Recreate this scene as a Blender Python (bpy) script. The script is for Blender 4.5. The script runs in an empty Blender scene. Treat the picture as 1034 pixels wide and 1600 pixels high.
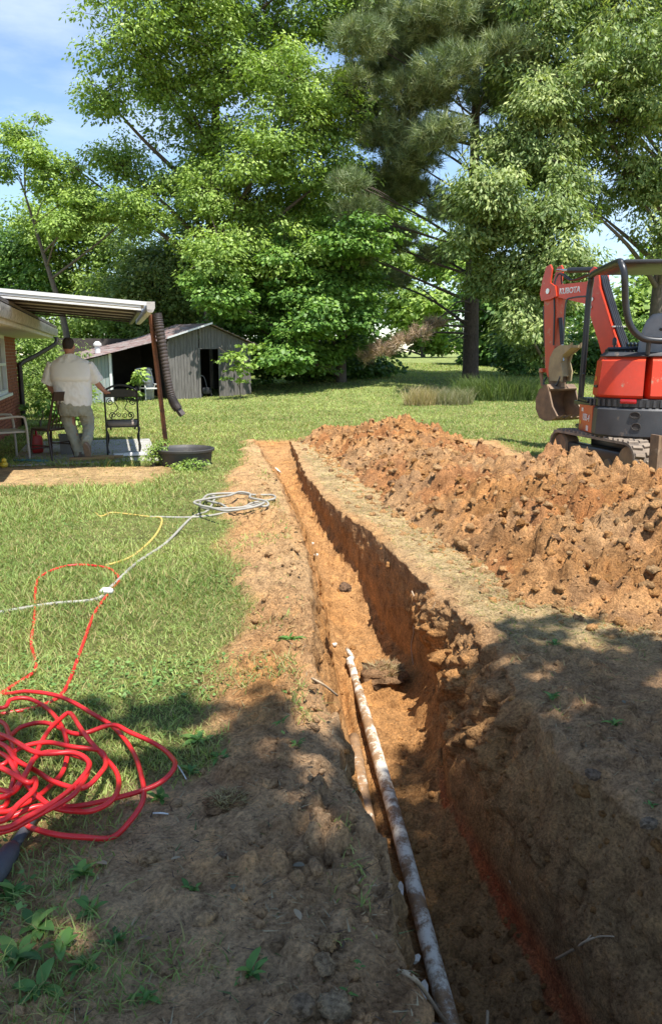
import bpy, bmesh, math, random
import numpy as np
from mathutils import Vector, Matrix
random.seed(7); RNG = np.random.default_rng(11)
SC = bpy.context.scene
COL = SC.collection
R = math.radians
# ------------------------------------------------------------------ camera
cam = bpy.data.cameras.new('camera'); CAM = bpy.data.objects.new('camera', cam); COL.objects.link(CAM)
CAM.location = (0, 0, 1.55); CAM.rotation_euler = (R(90 - 11.5), 0, 0)
cam.sensor_fit = 'VERTICAL'; cam.sensor_height = 24; cam.lens = 24 * 1209 / 1600
cam.clip_start = 0.05; cam.clip_end = 4000
SC.camera = CAM
# ------------------------------------------------------------------ sky and sun
SUN_EL = R(66); SUN_AZ = math.atan2(0.50, -0.866)          # from the right, a little behind the camera
sdir = Vector((math.sin(SUN_AZ) * math.cos(SUN_EL), math.cos(SUN_AZ) * math.cos(SUN_EL), math.sin(SUN_EL)))
W = bpy.data.worlds.new('World'); SC.world = W; W.use_nodes = True
nt = W.node_tree; nt.nodes.clear()
wo = nt.nodes.new('ShaderNodeOutputWorld'); bg = nt.nodes.new('ShaderNodeBackground')
sky = nt.nodes.new('ShaderNodeTexSky'); sky.sky_type = 'NISHITA'; sky.sun_disc = False
sky.sun_elevation = SUN_EL; sky.sun_rotation = SUN_AZ; sky.air_density = 1.0; sky.dust_density = 0.05; sky.ozone_density = 2.4
tc = nt.nodes.new('ShaderNodeTexCoord'); mp = nt.nodes.new('ShaderNodeMapping'); mp.inputs['Scale'].default_value = (1.6, 1.6, 5.5)
mp.inputs['Rotation'].default_value = (0.25, 0.2, 0.3)
nz = nt.nodes.new('ShaderNodeTexNoise'); nz.inputs['Scale'].default_value = 1.5; nz.inputs['Detail'].default_value = 7; nz.inputs['Roughness'].default_value = .58
cr = nt.nodes.new('ShaderNodeValToRGB'); cr.color_ramp.elements[0].position = .50; cr.color_ramp.elements[1].position = 1.0
cr.color_ramp.elements[0].color = (0, 0, 0, 1); cr.color_ramp.elements[1].color = (.8, .8, .8, 1)
mx = nt.nodes.new('ShaderNodeMix'); mx.data_type = 'RGBA'; mx.inputs[7].default_value = (6.5, 6.9, 7.6, 1)
L = nt.links.new
L(tc.outputs['Generated'], mp.inputs[0]); L(mp.outputs[0], nz.inputs['Vector']); L(nz.outputs['Fac'], cr.inputs[0])
L(cr.outputs[0], mx.inputs[0]); L(sky.outputs[0], mx.inputs[6]); L(mx.outputs[2], bg.inputs[0]); L(bg.outputs[0], wo.inputs[0])
bg.inputs[1].default_value = 0.125
sl = bpy.data.lights.new('sun', 'SUN'); sl.energy = 5.0; sl.angle = R(0.53); sl.color = (1, .965, .91)
so = bpy.data.objects.new('sun', sl); COL.objects.link(so); so.rotation_euler = sdir.to_track_quat('Z', 'Y').to_euler(); so.location = sdir * 60
SC.view_settings.view_transform = 'Standard'; SC.view_settings.look = 'None'; SC.view_settings.exposure = 0.85; SC.view_settings.gamma = 1
SC.cycles.max_bounces = 6; SC.cycles.transparent_max_bounces = 8; SC.cycles.diffuse_bounces = 3
SC.cycles.sample_clamp_indirect = 6
# ------------------------------------------------------------------ helpers
def ss(a, b, x):
    t = np.clip((np.asarray(x, float) - a) / (b - a), 0, 1); return t * t * (3 - 2 * t)
def _h(ix, iy, iz, seed):
    with np.errstate(over='ignore'):
        n = (ix.astype(np.int64) * 374761393 + iy.astype(np.int64) * 668265263 + iz.astype(np.int64) * 2147483647 + seed * 974634777) & 0xffffffff
        n = ((n ^ (n >> 13)) * 1274126177) & 0xffffffff
        n = ((n ^ (n >> 16)) * 2246822519) & 0xffffffff
        n = n ^ (n >> 15)
    return (n & 0xffffff) / float(0xffffff)
def vn2(x, y, seed=0):
    xi = np.floor(x); yi = np.floor(y); fx = x - xi; fy = y - yi; z = np.zeros_like(xi)
    fx = fx * fx * (3 - 2 * fx); fy = fy * fy * (3 - 2 * fy)
    a = _h(xi, yi, z, seed); b = _h(xi + 1, yi, z, seed); c = _h(xi, yi + 1, z, seed); d = _h(xi + 1, yi + 1, z, seed)
    return (a + (b - a) * fx) * (1 - fy) + (c + (d - c) * fx) * fy
def fbm(x, y, f=1.0, o=4, seed=0, g=.5):
    x = np.asarray(x, float); y = np.asarray(y, float); s = 0; a = 1; t = 0
    for k in range(o):
        s = s + a * vn2(x * f + 17.3 * k, y * f - 9.1 * k, seed + k); t += a; a *= g; f *= 2.03
    return s / t - .5
def worley(x, y, f, seed=0):
    x = np.asarray(x, float) * f; y = np.asarray(y, float) * f; xi = np.floor(x); yi = np.floor(y); z = np.zeros_like(xi)
    best = np.full(x.shape, 9.0); sec = np.full(x.shape, 9.0); cid = np.zeros(x.shape); ox = np.zeros(x.shape); oy = np.zeros(x.shape)
    for dx in (-1, 0, 1):
        for dy in (-1, 0, 1):
            cx = xi + dx; cy = yi + dy
            px = cx + _h(cx, cy, z, seed); py = cy + _h(cx, cy, z, seed + 5)
            d = np.hypot(px - x, py - y); m = d < best
            sec = np.where(m, best, np.minimum(sec, d)); cid = np.where(m, _h(cx, cy, z, seed + 9), cid); ox = np.where(m, x - px, ox); oy = np.where(m, y - py, oy); best = np.where(m, d, best)
    return best, sec, cid, ox, oy
def facets(x, y, f, seed, tilt=1.2, edge=.3):
    """broken angular blocks, height about 0..1"""
    w = worley(x, y, f, seed); a = w[2] * 40.0
    h = w[2] + tilt * .5 * (np.cos(a) * w[3] + np.sin(a) * w[4]); return h * (.62 + .38 * ss(0, edge, w[1] - w[0])) - .12 * ss(edge * .5, 0, w[1] - w[0])
def np_mesh(name, verts, faces, cols=None, smooth=False):
    """verts (N,3); faces: (M,k) array, or list of such arrays"""
    verts = np.ascontiguousarray(verts, np.float32)
    if isinstance(faces, np.ndarray): faces = [faces]
    faces = [np.asarray(f, np.int32) for f in faces if len(f)]
    me = bpy.data.meshes.new(name); me.vertices.add(len(verts)); me.vertices.foreach_set('co', verts.ravel())
    li = np.concatenate([f.ravel() for f in faces]); tot = np.concatenate([np.full(len(f), f.shape[1], np.int32) for f in faces])
    st = np.concatenate([[0], np.cumsum(tot)[:-1]]).astype(np.int32)
    me.loops.add(len(li)); me.loops.foreach_set('vertex_index', li); me.polygons.add(len(tot))
    me.polygons.foreach_set('loop_start', st); me.polygons.foreach_set('loop_total', tot)
    if smooth: me.polygons.foreach_set('use_smooth', np.ones(len(tot), bool))
    if cols is not None:
        for an, cv in (cols.items() if isinstance(cols, dict) else {'Col': cols}.items()):
            at = me.attributes.new(an, 'FLOAT_COLOR', 'POINT'); cv = np.asarray(cv, np.float32)
            if cv.shape[1] == 3: cv = np.concatenate([cv, np.ones((len(cv), 1), np.float32)], 1)
            at.data.foreach_set('color', np.ascontiguousarray(cv).ravel())
    me.update(calc_edges=True); return me
def link(name, me, mat=None, parent=None):
    o = bpy.data.objects.new(name, me); COL.objects.link(o)
    if mat is not None and me is not None and len(me.materials) == 0: me.materials.append(mat)
    if parent is not None: o.parent = parent
    return o
def tag(o, label=None, cat=None, group=None, kind=None):
    if label: o['label'] = label
    if cat: o['category'] = cat
    if group: o['group'] = group
    if kind: o['kind'] = kind
    return o
def thing(name, label, cat, loc=(0, 0, 0), rz=0, group=None):
    o = bpy.data.objects.new(name, None); COL.objects.link(o); o.location = loc; o.rotation_euler = (0, 0, rz)
    o.empty_display_size = .1
    return tag(o, label, cat, group)
class MB:
    """collects boxes, tubes, prisms, lofts; build() links them as one mesh object"""
    def __init__(s): s.v = []; s.f = []; s.M = Matrix.Identity(4)
    def add(s, vs, fs):
        b = len(s.v); s.v += [tuple(s.M @ Vector(p)) for p in vs]; s.f += [[i + b for i in f] for f in fs]; return s
    def box(s, c, d, rot=None, bev=0):
        x, y, z = d[0] / 2, d[1] / 2, d[2] / 2
        m = rot.to_matrix() if rot is not None else None
        if bev > 0:
            bm = bmesh.new(); bmesh.ops.create_cube(bm, size=1); bmesh.ops.scale(bm, vec=d, verts=bm.verts)
            bmesh.ops.bevel(bm, geom=list(bm.edges), offset=min(bev, min(d) * .45), segments=2, affect='EDGES', profile=.5)
            vs = [v.co.copy() for v in bm.verts]; fs = [[v.index for v in f.verts] for f in bm.faces]; bm.free()
        else:
            vs = [Vector((i * x, j * y, k * z)) for i in (-1, 1) for j in (-1, 1) for k in (-1, 1)]
            fs = [(0, 1, 3, 2), (4, 6, 7, 5), (0, 4, 5, 1), (2, 3, 7, 6), (0, 2, 6, 4), (1, 5, 7, 3)]
        return s.add([(m @ v if m else v) + Vector(c) for v in vs], fs)
    def prism(s, pts, a, b):
        """pts: list of 3D points (polygon); extruded by vectors a and b"""
        n = len(pts); a = Vector(a); b = Vector(b)
        vs = [Vector(p) + a for p in pts] + [Vector(p) + b for p in pts]
        return s.add(vs, [list(range(n))[::-1], list(range(n, 2 * n))] + [[i, (i + 1) % n, n + (i + 1) % n, n + i] for i in range(n)])
    def tube(s, pts, r, n=8, cap=True, sq=None):
        pts = [Vector(p) for p in pts]; m = len(pts)
        rs = [r] * m if not hasattr(r, '__len__') else list(r)
        T = [(pts[min(i + 1, m - 1)] - pts[max(i - 1, 0)]).normalized() for i in range(m)]
        up = Vector((0, 0, 1)) if abs(T[0].z) < .9 else Vector((1, 0, 0))
        u = T[0].cross(up).normalized(); vs = []; fs = []
        for i in range(m):
            if i:
                q = T[i - 1].rotation_difference(T[i]); u = q @ u
            u = (u - T[i] * u.dot(T[i])).normalized(); w = T[i].cross(u)
            for k in range(n):
                a = 2 * math.pi * k / n; ca, sa = math.cos(a), math.sin(a)
                if sq: ca *= sq[0]; sa *= sq[1]
                vs.append(pts[i] + (u * ca + w * sa) * rs[i])
        for i in range(m - 1):
            for k in range(n):
                fs.append([i * n + k, i * n + (k + 1) % n, (i + 1) * n + (k + 1) % n, (i + 1) * n + k])
        if cap: fs += [list(range(n))[::-1], list(range((m - 1) * n, m * n))]
        return s.add(vs, fs)
    def rings(s, rings, closed=True, cap=True):
        n = len(rings[0]); m = len(rings); vs = [p for r in rings for p in r]; fs = []
        for i in range(m - 1):
            for k in range(n if closed else n - 1):
                fs.append([i * n + k, i * n + (k + 1) % n, (i + 1) * n + (k + 1) % n, (i + 1) * n + k])
        if cap: fs += [list(range(n))[::-1], list(range((m - 1) * n, m * n))]
        return s.add(vs, fs)
    def lathe(s, prof, c=(0, 0, 0), n=24, cap=True):
        return s.rings([[(c[0] + r * math.cos(2 * math.pi * k / n), c[1] + r * math.sin(2 * math.pi * k / n), c[2] + z) for k in range(n)] for r, z in prof], cap=cap)
    def mesh(s, name, smooth=False, auto=None):
        me = bpy.data.meshes.new(name); me.from_pydata(s.v, [], s.f); me.validate()
        bm = bmesh.new(); bm.from_mesh(me); bmesh.ops.recalc_face_normals(bm, faces=bm.faces)
        if auto:
            for f in bm.faces: f.smooth = True
            for e in bm.edges:
                if len(e.link_faces) != 2 or e.calc_face_angle(0) > auto: e.smooth = False
        bm.to_mesh(me); bm.free()
        if smooth: me.polygons.foreach_set('use_smooth', [True] * len(me.polygons))
        me.update(); return me
    def build(s, name, mat, parent=None, smooth=False, auto=R(35)):
        return link(name, s.mesh(name, smooth, None if smooth else auto), mat, parent)
def bez(p, n=10):
    """Catmull-Rom through p"""
    p = [Vector(q) for q in p]; out = []
    for i in range(len(p) - 1):
        a = p[max(i - 1, 0)]; b = p[i]; c = p[i + 1]; d = p[min(i + 2, len(p) - 1)]
        for k in range(n):
            t = k / n
            out.append(.5 * ((2 * b) + (c - a) * t + (2 * a - 5 * b + 4 * c - d) * t * t + (3 * b - a - 3 * c + d) * t ** 3))
    return out + [p[-1]]
def copy_tree(o, parent=None):
    c = o.copy(); COL.objects.link(c); c.parent = parent
    for ch in o.children: copy_tree(ch, c)
    return c
# image-to-place helper used while laying things out: a point on the view ray of a pixel at a chosen distance
_p = R(11.5); _c, _s = math.cos(_p), math.sin(_p)
def ray(px, py):
    r = (px - 517) / 1209; u = (800 - py) / 1209
    return r, _c + _s * u, -_s + _c * u
def atz(px, py, z=0.0):
    d = ray(px, py); t = (z - 1.55) / d[2]; return Vector((t * d[0], t * d[1], z))
def aty(px, py, y):
    d = ray(px, py); t = y / d[1]; return Vector((t * d[0], y, 1.55 + t * d[2]))
# ------------------------------------------------------------------ materials
def newmat(name):
    m = bpy.data.materials.new(name); m.use_nodes = True; n = m.node_tree
    return m, n, n.nodes['Principled BSDF']
def ramp(n, pts):
    r = n.nodes.new('ShaderNodeValToRGB'); e = r.color_ramp.elements
    e[0].position, e[0].color = pts[0][0], (*pts[0][1], 1); e[1].position, e[1].color = pts[-1][0], (*pts[-1][1], 1)
    for q in pts[1:-1]:
        k = e.new(q[0]); k.color = (*q[1], 1)
    return r
def noise(n, scale, detail=6, rough=.6, vec=None, dist=0):
    t = n.nodes.new('ShaderNodeTexNoise'); t.inputs['Scale'].default_value = scale; t.inputs['Detail'].default_value = detail
    t.inputs['Roughness'].default_value = rough; t.inputs['Distortion'].default_value = dist
    if vec is None:
        c = n.nodes.new('ShaderNodeTexCoord'); vec = c.outputs['Object']
    n.links.new(vec, t.inputs['Vector']); return t
def mixc(n, f, a, b, mode='MIX'):
    m = n.nodes.new('ShaderNodeMix'); m.data_type = 'RGBA'; m.blend_type = mode
    for sock, v in ((m.inputs[0], f), (m.inputs[6], a), (m.inputs[7], b)):
        if isinstance(v, (int, float)): sock.default_value = v
        elif isinstance(v, tuple): sock.default_value = (*v, 1) if len(v) == 3 else v
        else: n.links.new(v, sock)
    return m.outputs[2]
def bump(n, b, h, strength=.3, dist=.01):
    k = n.nodes.new('ShaderNodeBump'); k.inputs['Strength'].default_value = strength; k.inputs['Distance'].default_value = dist
    n.links.new(h, k.inputs['Height']); n.links.new(k.outputs[0], b.inputs['Normal'])
def mat(name, c1, c2=None, scale=6, rough=.6, metal=0, spots=None, bs=.0, bscale=60, lo=.35, hi=.68, stretch=None, spot_lo=.55, spot_scale=4, spec=.5):
    """two-tone noise material with optional worn spots"""
    m, n, b = newmat(name); c2 = c2 or tuple(x * .7 for x in c1)
    tcn = n.nodes.new('ShaderNodeTexCoord'); vec = tcn.outputs['Object']
    if stretch:
        mpn = n.nodes.new('ShaderNodeMapping'); mpn.inputs['Scale'].default_value = stretch; n.links.new(vec, mpn.inputs[0]); vec = mpn.outputs[0]
    t = noise(n, scale, 8, .65, vec); r = ramp(n, [(lo, c1), (hi, c2)]); n.links.new(t.outputs['Fac'], r.inputs[0]); c = r.outputs[0]
    if spots:
        t2 = noise(n, spot_scale, 10, .7, vec); r2 = ramp(n, [(spot_lo, (0, 0, 0)), (spot_lo + .07, (1, 1, 1))]); n.links.new(t2.outputs['Fac'], r2.inputs[0])
        c = mixc(n, r2.outputs[0], c, spots)
    n.links.new(c, b.inputs['Base Color']); b.inputs['Roughness'].default_value = rough; b.inputs['Metallic'].default_value = metal
    b.inputs['Specular IOR Level'].default_value = spec
    if bs:
        t3 = noise(n, bscale, 8, .7, vec); bump(n, b, t3.outputs['Fac'], bs, .01)
    return m
def leafmat(name, tint=(1, 1, 1), transl=.36, rough=.5):
    m, n, b = newmat(name); a = n.nodes.new('ShaderNodeAttribute'); a.attribute_name = 'Col'
    c = mixc(n, 1.0, a.outputs['Color'], tint, 'MULTIPLY')
    n.links.new(c, b.inputs['Base Color']); b.inputs['Roughness'].default_value = rough; b.inputs['Specular IOR Level'].default_value = .35
    tr = n.nodes.new('ShaderNodeBsdfTranslucent'); n.links.new(mixc(n, 1.0, c, (1.15, 1.25, .55), 'MULTIPLY'), tr.inputs[0])
    ms = n.nodes.new('ShaderNodeMixShader'); ms.inputs[0].default_value = transl
    n.links.new(b.outputs[0], ms.inputs[1]); n.links.new(tr.outputs[0], ms.inputs[2])
    n.links.new(ms.outputs[0], n.nodes['Material Output'].inputs[0]); return m
def soilmat(name, detail=True):
    """colour from the vertex attribute 'Col' (what the soil or thatch is there) broken up by fine noise"""
    m, n, b = newmat(name); a = n.nodes.new('ShaderNodeAttribute'); a.attribute_name = 'Col'
    t1 = noise(n, 9, 10, .72); t2 = noise(n, 75, 8, .7); t3 = noise(n, 2.3, 6, .6)
    r1 = ramp(n, [(.34, (.58, .54, .50)), (.5, (1, 1, 1)), (.66, (1.35, 1.28, 1.16))]); n.links.new(t1.outputs['Fac'], r1.inputs[0])
    r2 = ramp(n, [(.34, (.50, .47, .45)), (.52, (1, 1, 1)), (.7, (1.45, 1.40, 1.34))]); n.links.new(t2.outputs['Fac'], r2.inputs[0])
    c = mixc(n, 1.0, a.outputs['Color'], (1.22, 1.22, 1.2), 'MULTIPLY'); c = mixc(n, 1.0, c, r1.outputs[0], 'MULTIPLY'); c = mixc(n, 1.0, c, r2.outputs[0], 'MULTIPLY')
    n.links.new(c, b.inputs['Base Color']); b.inputs['Roughness'].default_value = .95; b.inputs['Specular IOR Level'].default_value = .15
    add = n.nodes.new('ShaderNodeMath'); add.operation = 'ADD'; n.links.new(t1.outputs['Fac'], add.inputs[0]); n.links.new(t2.outputs['Fac'], add.inputs[1])
    bump(n, b, add.outputs[0], 1.0, .035); return m
# ------------------------------------------------------------------ terrain
YL = [0.3, 1.55, 1.8, 2.2, 2.7, 3.07, 3.8, 4.9, 6.3, 9.16, 14.0, 14.5]
XL = [.36, .27, .22, .17, .06, .03, -.11, -.13, -.22, -.60, -1.40, -1.45]
YR = [0.3, 1.5, 2.2, 2.5, 2.8, 3.54, 4.06, 4.74, 5.5, 6.5, 7.95, 10.2, 14.0, 14.5]
XR = [1.7, 1.5, 1.2, 1.06, .92, .86, .88, .76, .60, .42, .02, -.36, -.72, -.74]
YBR = [0.3, 1.5, 2.0, 2.6, 3.1, 3.65, 4.2, 4.9, 5.5, 6.4, 7.4, 9.0, 14]
XBR = [1.1, 1.0, .92, .82, .72, .60, .64, .68, .57, .40, .15, -.13, -.74]
YBL = [0.3, 2.0, 3.0, 4.0, 5.0, 6.3, 7.4, 9, 14]
XBL = [.46, .34, .20, .09, .04, -.02, -.16, -.42, -1.3]
YD = [0.3, 2.5, 3.5, 6.3, 6.8, 7.4, 9.0, 10, 13.6, 14.15]
DD = [.95, .90, .80, .78, .58, .45, .32, .26, .16, 0]
def edge_l(y): return np.interp(y, YL, XL) + .09 * fbm(y, y * 0 + 3, 2.2, 4, 21) + .06 * fbm(y, y * 0 + 9, 9, 4, 23)
def edge_r(y): return np.interp(y, YR, XR) + .07 * fbm(y, y * 0 + 5, 2.2, 3, 31) + .03 * fbm(y, y * 0 + 7, 9, 3, 33)
def depth(y): return np.interp(y, YD, DD)
def base(x, y):
    r = np.clip(np.asarray(y, float) - 15, 0, None)
    q = np.where(r < 15, .00306 * r * r, .69 + .022 * np.clip(r - 15, 0, 30) + .004 * np.clip(r - 45, 0, 400))
    return q * (.38 + .62 * ss(-6, 4, x)) + .10 * fbm(x, y, .11, 2, 2) * ss(6, 14, y)
def lawn(x, y):
    """how much grass grows at a place (0..1)"""
    x = np.asarray(x, float); y = np.asarray(y, float)
    w = .35 * fbm(x, y, 1.3, 4, 41) + .16 * fbm(x, y, 6, 3, 43)
    e = np.interp(y, [0, 2.0, 2.45, 2.75, 3.3, 4.06, 5.3, 7.95, 9.5, 11.4, 14, 15], [-1.15, -1.0, -.80, -.50, -.55, -.47, -.72, -1.12, -1.3, -1.35, -1.5, -1.5])
    left = ss(.12, -.12, x - e - w)
    strip = ss(.5, .2, np.abs(y - 9.9) - .45 + w) * ss(-2.0, -2.5, x + w)          # bare strip before the patio
    left = left * (1 - strip)
    left = left * (1 - .75 * ss(2.6, 2.25, y + .4 * w - .12 * (x + 1)))
    back = ss(13.9, 14.6, y + w * 1.4)
    rgt = ss(2.9, 3.3, x + w) * ss(8.4, 8.9, y + w)
    return np.clip(np.maximum(left, np.maximum(back, rgt)), 0, 1)
def straw(x, y):
    x = np.asarray(x, float); y = np.asarray(y, float)
    w = .3 * fbm(x, y, 2.2, 4, 51)
    e = np.interp(y, YR, XR)
    band = ss(.04, .2, x - e + w * .6) * ss(1.2, .75, x - e + w) * ss(3.6, 4.2, y + w)
    lft = ss(-.5, -.1, x - np.interp(y, YL, XL)) * ss(0, -.05, x - np.interp(y, YL, XL)) * ss(6, 8, y) * .35
    strip = ss(.5, .2, np.abs(y - 9.9) - .45 + w) * ss(-2.0, -2.5, x + w) * .7
    return np.clip(np.maximum(np.maximum(band, lft), strip), 0, 1)
def berm_(x, y):
    el = np.interp(y, YL, XL); return ss(-.75, -.15, x - el) * ss(.05, 0, x - el)
def micro(x, y, g, s):
    d = np.clip(1 - g - .6 * s, 0, 1)
    f1, f2, cid = worley(x, y, 9, 61)[:3]
    near = ss(13, 5, np.asarray(y, float))
    el = np.interp(y, YL, XL); berm = ss(-.75, -.15, x - el) * ss(.05, 0, x - el)
    cl = ss(.35, .6, fbm(x, y, 1.7, 3, 63) + .5 + .25 * berm)
    h = d * (.05 * fbm(x, y, 2.4, 5, 65) + .024 * fbm(x, y, 17, 4, 67, .65) + near * (.020 + .035 * berm_(x, y)) * (facets(x, y, 15, 66, 1.2) - .4) * (.3 + ss(-.05, .15, fbm(x, y, 1.9, 3, 68)))) + d * cl * near * .05 * np.clip(.62 - f1, 0, 1) * cid * 2
    h = h + s * .02 * fbm(x, y, 9, 4, 69) + g * .03 * fbm(x, y, 1.5, 3, 71)
    return h + .05 * berm * d * (1 + 2 * fbm(x, y, 3, 3, 77)) * ss(1.6, 2.4, y)
def H(x, y):
    x = np.asarray(x, float); y = np.asarray(y, float); g = lawn(x, y); s = straw(x, y) * (1 - g)
    return base(x, y) + micro(x, y, g, s)
def H1(x, y): return float(H(np.array([x]), np.array([y]))[0])
C_TAN = np.array((.46, .295, .15)); C_CLAY = np.array((.46, .232, .085)); C_DARK = np.array((.27, .158, .083)); C_GREY = np.array((.56, .385, .23))
C_STRAW = np.array((.47, .355, .19)); C_SOD = np.array((.16, .17, .055)); C_RED = np.array((.46, .10, .035))
def soil_color(x, y, g, s):
    t = np.clip(fbm(x, y, .9, 4, 81) * 2.2 + .5, 0, 1)[:, None]; k = np.clip(fbm(x, y, 3.1, 4, 83) * 2.4 + .5, 0, 1)[:, None]
    c = C_TAN * (1 - t * .55) + C_CLAY * t * .55
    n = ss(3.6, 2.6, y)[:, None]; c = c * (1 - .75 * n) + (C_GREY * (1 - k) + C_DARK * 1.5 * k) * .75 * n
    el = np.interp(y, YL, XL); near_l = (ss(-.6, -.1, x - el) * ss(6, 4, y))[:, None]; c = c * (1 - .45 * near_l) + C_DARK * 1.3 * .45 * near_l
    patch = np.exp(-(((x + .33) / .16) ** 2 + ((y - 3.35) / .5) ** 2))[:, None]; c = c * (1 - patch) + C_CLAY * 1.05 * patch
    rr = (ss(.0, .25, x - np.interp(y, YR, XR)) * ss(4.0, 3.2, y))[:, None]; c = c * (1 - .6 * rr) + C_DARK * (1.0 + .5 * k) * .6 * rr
    s = s[:, None]; c = c * (1 - .8 * s) + C_STRAW * (.85 + .4 * (k - .5)) * .8 * s
    far = ss(13, 30, y)[:, None]; sod = C_SOD * (1 - far) + np.array((.19, .23, .075)) * far
    g = g[:, None]; return c * (1 - g) + sod * (.8 + .4 * k) * g
def build_ground():
    ys = [-60., -30, -12, -5, -2, -.8, 0, .4, .7]; y = .85
    while y < 16: ys.append(y); y += .0115 if y < 3.4 else .0034 * y
    while y < 900: ys.append(y); y *= 1.022 if y < 60 else 1.12
    ys = np.array(ys); n = len(ys)
    a = [0.]; st = .013
    while a[-1] < 700:
        a.append(a[-1] + st); st = .013 if a[-1] < .9 else (.026 if a[-1] < 2.6 else (st * 1.035 if a[-1] < 6 else st * 1.14))
    a = np.array(a)
    nl, nf, nr = 34, 46, 56
    Y = ys[:, None]; xl = edge_l(ys)[:, None]; xr = edge_r(ys)[:, None]; D = np.clip(depth(ys), 0, 9)[:, None]
    D = np.where((Y < 0) | (Y > 14.15), 0, D)
    bl = np.maximum(np.interp(ys, YBL, XBL)[:, None], xl + .02); br = np.interp(ys, YBR, XBR)[:, None]; br = np.maximum(np.minimum(br, xr), bl + .12)
    xr = np.maximum(xr, br + .004)
    XLo = xl - a[::-1][None, :]; XRo = xr + a[None, :]
    G = lambda X: (lambda YY: (lawn(X, YY), straw(X, YY)))(np.broadcast_to(Y, X.shape))
    def outer(X):
        YY = np.broadcast_to(Y, X.shape); g = lawn(X, YY); s = straw(X, YY) * (1 - g)
        z = base(X, YY) + micro(X, YY, g, s); xx, yy = X.ravel(), YY.ravel()
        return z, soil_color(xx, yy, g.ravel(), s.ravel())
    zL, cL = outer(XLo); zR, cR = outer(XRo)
    # rounded shoulder at the trench rim
    zR = zR - np.exp(-a / .03)[None, :] * .025 * ss(0, .3, D); zL = zL - np.exp(-a / .10)[::-1][None, :] * (.07 + .08 * fbm(np.broadcast_to(Y, XLo.shape), XLo, 4, 3, 118)) * ss(0, .3, D)
    t = np.linspace(0, 1, nl + 2)[1:-1][None, :]
    near = ss(3.3, 2.6, Y)
    # left wall: slopes in
    WLz = zL[:, -1:] * (1 - t) - (D) * t ** 1.0; WLx = xl + (bl - xl) * t ** 1.15
    # floor
    tf = np.linspace(0, 1, nf)[None, :]
    Fx = bl + (br - bl) * tf; YF = np.broadcast_to(Y, Fx.shape)
    bumpy = .055 * fbm(Fx, YF, 3.5, 5, 91) + .045 * (facets(Fx, YF, 9, 93, 1.2) - .4) + .022 * (facets(Fx, YF, 21, 94, 1.2) - .4) + .012 * fbm(Fx, YF, 24, 3, 95)
    Fz = -D + bumpy * ss(0, .3, D) + .10 * (1 - np.sin(math.pi * np.clip(tf, 0, 1))) ** 2 * ss(0, .3, D)
    px = np.interp(ys, [1.2, 2.3, 5.5], [.50, .42, .14])[:, None]
    live = ss(5.45, 5.1, Y)
    bed = np.exp(-((Fx - px) / .09) ** 2) * live; Fz = Fz * (1 - bed) + np.minimum(Fz, -D + .0 + .02 * fbm(Fx, YF, 9, 3, 92)) * bed
    groove = np.exp(-((Fx - px + .10 + .02 * fbm(YF, YF * 0, 3, 3, 96)) / .028) ** 2) * live * ss(-.22, .02, fbm(YF, YF * 0 + 4, 2.1, 3, 97) + .12); Fz = Fz - .11 * groove
    # mound of sod fallen in and steps of slumped soil
    Fz = Fz + .13 * np.exp(-(((Fx - .30) / .20) ** 2 + ((YF - 5.15) / .26) ** 2)) * (1 + fbm(Fx, YF, 8, 4, 98))
    Fz = Fz + .14 * ss(.50, .70, Fx + .1 * fbm(Fx, YF, 4, 3, 99)) * ss(3.7, 4.2, YF) * ss(5.9, 5.0, YF)
    # right wall: near part slopes back, the rest is cut steep
    tr = np.linspace(0, 1, nr + 2)[1:-1][None, :]
    prof = (1 - near) * tr ** (1.8) + near * np.where(tr < .38, tr / .38 * .10, .10 + (tr - .38) / .62 * .90)
    WRx = br + (xr - br) * prof
    WRz = Fz[:, -1:] * (1 - tr) + zR[:, :1] * tr
    YW = np.broadcast_to(Y, WRx.shape)
    cut = ss(0, .25, D)
    rough_y = (.22 + .78 * ss(5.5, 4.9, Y) * ss(2.9, 3.4, Y) + .15 * near)
    amp = cut * (.35 + .65 * ss(.15, .55, tr)) * np.sin(math.pi * np.clip(tr, 0.0, 1)) ** .35 * rough_y
    vert = .05 * fbm(YW * 1.0, WRz * .35, 4.5, 4, 101) + .035 * fbm(YW, WRz, 14, 4, 103, .6)
    cr_ = worley(YW, WRz, 8, 105); crumb = ((facets(YW + .1 * fbm(YW, WRz, 4, 3, 104), WRz * .8 + .1 * fbm(YW, WRz, 4, 3, 106), 6.5, 105, 1.3) - .4) * .065 + (facets(YW, WRz, 17, 108, 1.2) - .4) * .03 + .05 * fbm(YW, WRz, 9, 4, 110, .65)) * ss(.02, .4, tr + .8 * fbm(YW, WRz, 2, 3, 107))
    WRx = WRx - (vert + crumb) * amp * 1.7
    WRz = WRz + .04 * near * fbm(WRx, YW, 3.5, 4, 109) * cut + near * cut * (.014 * (facets(WRx, YW, 24, 112, 1.2) - .4) + .03 * fbm(WRx, YW, 12, 5, 114, .65))
    YWl = np.broadcast_to(Y, WLx.shape)
    WLx = WLx + (.09 * fbm(YWl, WLz, 5, 4, 113) + .05 * (facets(YWl, WLz, 8, 115, 1.2) - .4)) * ss(0, .25, D) * np.sin(math.pi * t) ** .4
    # undercut teeth: soft sideways noise in y keeps the cut from looking combed
    X = np.concatenate([XLo, WLx, Fx, WRx, XRo], 1); Z = np.concatenate([zL, WLz, Fz, WRz, zR], 1); YY = np.broadcast_to(Y, X.shape)
    m = X.shape[1]; nL = XLo.shape[1]; nR = XRo.shape[1]
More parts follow.
